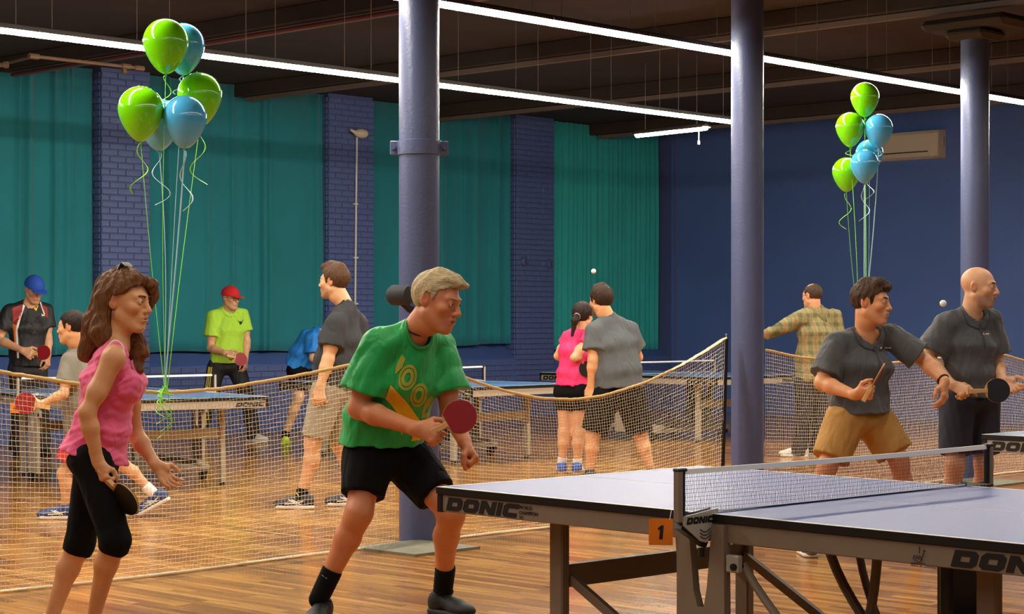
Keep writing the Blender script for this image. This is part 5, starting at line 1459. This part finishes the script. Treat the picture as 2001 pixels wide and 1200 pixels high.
pl('yellow_collar', [[(58, 594), (74, 596), (69, 608)]], mat('yellow_undershirt', (232, 196, 40), .7))
pl('butterfly_emblem', [[(79, 612), (82, 615), (86, 611), (85, 618), (82, 617), (80, 618)]], M_WHT)
p.pants(M_TRK, full=True, r0=.10, r1=.075, knee=.078, hip=(.165, .125), amp=.008, wl=.12, name='track_pants', seed=42)
for k in 'RL': p.shoe(k, M_SHOEB, M_SOLEG)
paddle(P(85, 689, 18.95), (-.25, -.95, .05), (-.92, 0, -.15), M_RUBR, M_RUBB, 'red paddle in the hand of the blue-capped man')

p = Person('boy in grey tee and red shorts lunging left behind the pink-top woman', 13.35,
    dict(head=(140, 640, -.05), nek=(148, 688), che=(152, 735), wai=(158, 790), shL=(138, 708, -.12), shR=(166, 706, .12), elL=(124, 770, -.22), wrL=(80, 790, -.24), elR=(178, 760, .16), wrR=(160, 805, .2),
         hiL=(160, 848, -.07), hiR=(176, 848, .07), knL=(126, 925, -.08), anL=(126, 990, -.06), toL=(90, 1005, -.06), knR=(236, 905, .06), anR=(302, 966, .08), toR=(270, 1000, .08)),
    dict(rot=(166, -3, 0), s=.97), (224, 166, 120), fine=False, b=.83)
p.torso(); p.arms(.9); p.legs(.9); p.hand('L', (-1, -.05, -.1), (.1, .9, 0), (55, 60, 40), 1.05, .3); p.hand('R', (-.3, 0, -.9), (0, -1, 0), (30, 30, 20), 1.0, .3)
p.headshape(jaw=.94, nose=.85); p.finish_body(); hm = hair_mat('black_hair', (40, 28, 24)); p.eyes(hm); p.hair(hm, HL_SHORT, .008)
M_GT = mat('grey_tee_cloth', (130, 122, 108), .85, bump=.15, bscale=400, wrinkle=.4)
p.shirt(M_GT, (.18, .13), (.175, .14), (.20, .16), hemp=P(162, 845, 13.35), hemn=(.1, 0, -1), sleeve=.7, sl=(.075, .10), neck=.066, shr=.06, seed=51, collar=M_GT, **CS)
p.pants(mat('red_shorts_cloth', (214, 56, 58), .8, wrinkle=.4), leg=.72, r0=.125, r1=.115, hip=(.175, .14), amp=.008, wl=.1, seed=52)
M_BSH = mat('blue_shoe_mesh', (40, 66, 120), .6)
p.shoe('L', M_BSH, M_SOLEW, side=M_SOLEW, sc=1.25); p.shoe('R', M_BSH, M_SOLEW, side=M_SOLEW, sc=1.25, pitch=28); p.sock('R', M_TAPE, .09, .045)
paddle(P(50, 788, 13.0), (.62, -.78, .05), (1, .1, -.15), M_RUBR, M_RUBB, 'red paddle held out by the boy behind the barrier net')

p = Person('man in bright blue shirt bending over behind the black-tee man', 21.2,
    dict(head=(648, 655, .0), nek=(626, 652), che=(608, 664), wai=(592, 692), shR=(612, 660, -.17), shL=(622, 650, .17), elR=(612, 700, -.2), wrR=(640, 712, -.2), elL=(640, 700, .2), wrL=(655, 720, .1),
         hiR=(580, 724, -.08), hiL=(588, 722, .09), knR=(584, 776, -.1), anR=(557, 852, -.08), toR=(560, 868, -.3), knL=(622, 785, .1), anL=(640, 855, .1), toL=(665, 868, .1)),
    dict(rot=(-5, -20, 0), s=1.0), (224, 172, 128), fine=False, b=1.0)
p.torso(); p.arms(); p.legs(); p.hand('R', (.9, 0, -.3), (0, 1, 0), (40, 40, 30), 1.0, .3); p.hand('L', (.9, 0, -.3), (0, -1, 0), (40, 40, 30), 1.0, .3)
p.headshape(); p.finish_body(); p.eyes(hm); p.hair(hm, HL_SHORT, .01)
p.shirt(mat('bright_blue_cloth', (26, 122, 206), .7, wrinkle=.4), (.19, .14), (.18, .14), (.19, .15), hemp=P(578, 722, 21.2), hemn=(-.6, 0, -.8), sleeve=.75, sl=(.078, .10), neck=.066, shr=.062, seed=61, **CS)
p.pants(M_BLKC, leg=.40, r0=.105, r1=.10, hip=(.17, .13), amp=.006, seed=62)
for k in 'RL': p.shoe(k, mat('neon_yellow_shoe', (206, 240, 30), .5), mat('neon_sole', (190, 226, 40), .5), sc=1.15); p.sock(k, M_BLKC, .06)

M_PK2 = mat('hot_pink_cloth', (244, 56, 118), .75, wrinkle=.4)
p = Person('young woman in hot pink tee and black shorts, seen from behind, with ponytail', 17.15,
    dict(head=(1139, 618), nek=(1131, 648), che=(1126, 688), wai=(1118, 730), shR=(1150, 660, -.06), shL=(1110, 660, .06), elL=(1090, 696, .12), wrL=(1112, 702, .32), elR=(1122, 699, -.18), wrR=(1146, 694, .02),
         hiL=(1104, 764, .03), hiR=(1131, 764, -.03), knL=(1103, 845, .0), anL=(1098, 908, .02), toL=(1094, 925, .25), knR=(1131, 846, -.04), anR=(1128, 911, -.03), toR=(1136, 926, .2)),
    dict(rot=(62, -4, 0), s=1.03), (232, 172, 128), fine=False, b=.94, fem=True)
p.torso(.95); p.arms(); p.legs(); p.hand('R', (.9, .4, -.1), (0, -.6, .5), (50, 55, 40), 1.05, .3); p.hand('L', (.8, .6, 0), (0, -.6, .5), (50, 55, 40), 1.0, .3)
p.headshape(); p.finish_body(); hm = hair_mat('black_brown_hair', (48, 32, 26)); p.eyes(hm)
p.hair(hm, [(-.2, -.075), (-.05, -.06), (-.02, -.01), (.01, .0), (.03, .05), (.085, .075), (.13, .08)], .012, extra=[('c', (0, -.10, .0), (-.01, -.135, -.05), .022, .03, .02), ('c', (-.01, -.135, -.05), (-.03, -.14, -.18), .03, .012, .02)])
p.ring('hair_tie', M_SILV, p.H(0, -.115, -.01), p.HB[1] + p.HB[2] * .4, .028, .006)
p.shirt(M_PK2, (.16, .115), (.14, .11), (.175, .14), hemp=P(1117, 753, 17.15), hemn=(0, 0, -1), sleeve=.35, sl=(.062, .07), neck=.066, shr=.05, seed=71, amp=.010, wl=.1)
p.pants(M_BLKC, leg=.46, r0=.105, r1=.092, hip=(.165, .13), amp=.005, seed=72)
M_BL2 = mat('royal_blue_shoe', (40, 92, 190), .6)
for k in 'RL': p.shoe(k, M_BL2, mat('gum_sole', (190, 140, 60), .6), side=M_SOLEW, sc=1.15); p.sock(k, M_TAPE, .07)
paddle(P(1146, 720, 17.05), (.35, -.94, 0), (.25, 0, .97), M_RUBB, M_RUBR, 'black paddle half hidden between the pink and grey shirted pair')

M_GS = mat('heather_grey_cotton', (92, 96, 98), .85, bump=.15, bscale=400, wrinkle=.45)
p = Person('man in heather grey tee and black shorts, seen from behind, beside the pink-shirted woman', 16.4,
    dict(head=(1174, 588), nek=(1189, 622), che=(1198, 672), wai=(1206, 724), shL=(1162, 647, -.08), shR=(1230, 645, .08), elL=(1159, 703, -.12), wrL=(1155, 752, -.08), elR=(1246, 698, .18), wrR=(1222, 722, .42),
         hiL=(1184, 772, -.04), hiR=(1230, 770, .05), knL=(1158, 850, -.05), anL=(1152, 925, .0), toL=(1140, 942, .25), knR=(1252, 850, .08), anR=(1273, 924, .1), toR=(1285, 940, .3)),
    dict(rot=(122, -5, 0), s=1.08), (232, 170, 122), fine=False, b=1.04, face=dict(beard=((60, 42, 32), .8)))
p.torso(); p.arms(); p.legs(); p.hand('L', (-.1, 0, -1), (.5, .8, 0), (25, 25, 20), 1.1, .4); p.hand('R', (-.6, .6, .2), (0, -.6, -.8), (40, 40, 30), 1.0, .3)
p.headshape(); p.finish_body(); hm = hair_mat('dark_brown_hair_b', (58, 40, 28)); p.eyes(hm); p.hair(hm, HL_SHORT, .014, extra=[('c', (0, -.03, .116), (0, .06, .112), .03, .03, .03)]); p.glasses(M_BLK)
p.shirt(M_GS, (.205, .14), (.205, .16), (.225, .175), hemp=P(1208, 757, 16.4), hemn=(.02, 0, -1), sleeve=.66, sl=(.074, .098), neck=.068, shr=.064, seed=81, collar=M_GS, **CS)
p.pants(M_BLKC, leg=.92, r0=.13, r1=.108, hip=(.185, .145), amp=.008, wl=.12, seed=82)
for k in 'RL': p.shoe(k, MSH, M_SOLEW)

M_PLD = mat('plaid_flannel', (140, 132, 88), .85, bump=.15, bscale=400, attr=True, wrinkle=.4)
p = Person('balding man in green-brown plaid shirt with his back turned, behind the middle column', 19.3,
    dict(head=(1587, 579), nek=(1593, 605), che=(1596, 650), wai=(1593, 700), shL=(1564, 622, -.08), shR=(1628, 620, .1), elL=(1528, 641, -.05), wrL=(1494, 655, .1), elR=(1642, 680, .08), wrR=(1640, 730, .0),
         hiL=(1574, 748, -.04), hiR=(1608, 746, .05), knL=(1570, 815, -.03), anL=(1562, 880, .0), toL=(1530, 892, .05), knR=(1606, 815, .04), anR=(1596, 876, .06), toR=(1566, 890, .12)),
    dict(rot=(128, -4, 0), s=1.05), (222, 160, 118), fine=False, b=1.02)
p.torso(); p.arms(); p.legs(); p.hand('L', (-.95, .2, 0), (0, 0, -1), (30, 30, 20), 1.0, .3); p.hand('R', (0, 0, -1), (-.9, .2, 0), (30, 30, 20), 1.0, .3)
p.headshape(); p.finish_body(); hm = hair_mat('cropped_dark_hair', (74, 54, 42)); p.eyes(hm)
p.hair(hm, HL_SHORT[:-3] + [(.06, .09), (.12, .2)], .004, extra=[('s', (0, .03, .14), (.066, .085, .072))]); p.glasses(M_BLK)
def plaid(V):
    l = (V - p.che) @ p.latS; z = V[:, 2]; a = np.sin(l * 2 * math.pi / .085); b_ = np.sin(z * 2 * math.pi / .095); f = np.sin(l * 2 * math.pi / .0425 + 1)
    c = np.tile(np.array(lin((150, 142, 96))), (len(V), 1)); dk = np.array(lin((78, 80, 46))); rd = np.array(lin((156, 92, 58)))
    w = (.38 * (a > .2) + .38 * (b_ > .2))[:, None]; c = c * (1 - w) + dk * w; w = .55 * ((a < -.75))[:, None]; return c * (1 - w) + rd * w
def longsl(S, s):
    for k in 'RL':
        S.cone(s.J['sh' + k], s.J['el' + k], .070, .062, .03); S.cone(s.J['el' + k], s.J['wr' + k], .062, .048, .02, cut=[(s.J['wr' + k], nrm(s.J['wr' + k] - s.J['el' + k]))])
p.shirt(M_PLD, (.19, .135), (.19, .15), (.205, .165), hemp=P(1593, 745, 19.3), hemn=(0, 0, -1), sleeve=.9, sl=(.072, .07), neck=.066, shr=.06, seed=91, extra=longsl, col=plaid, amp=.014, wl=.13)
p.polo_collar(mat('plaid_collar', (128, 122, 80), .85), .068, .03)
p.pants(M_NAVY, full=True, r0=.105, r1=.078, knee=.08, hip=(.175, .13), amp=.008, wl=.12, name='trousers', seed=92)
for k in 'RL': p.shoe(k, mat('white_shoe', (224, 218, 208), .6), M_SOLEW, sc=1.1)
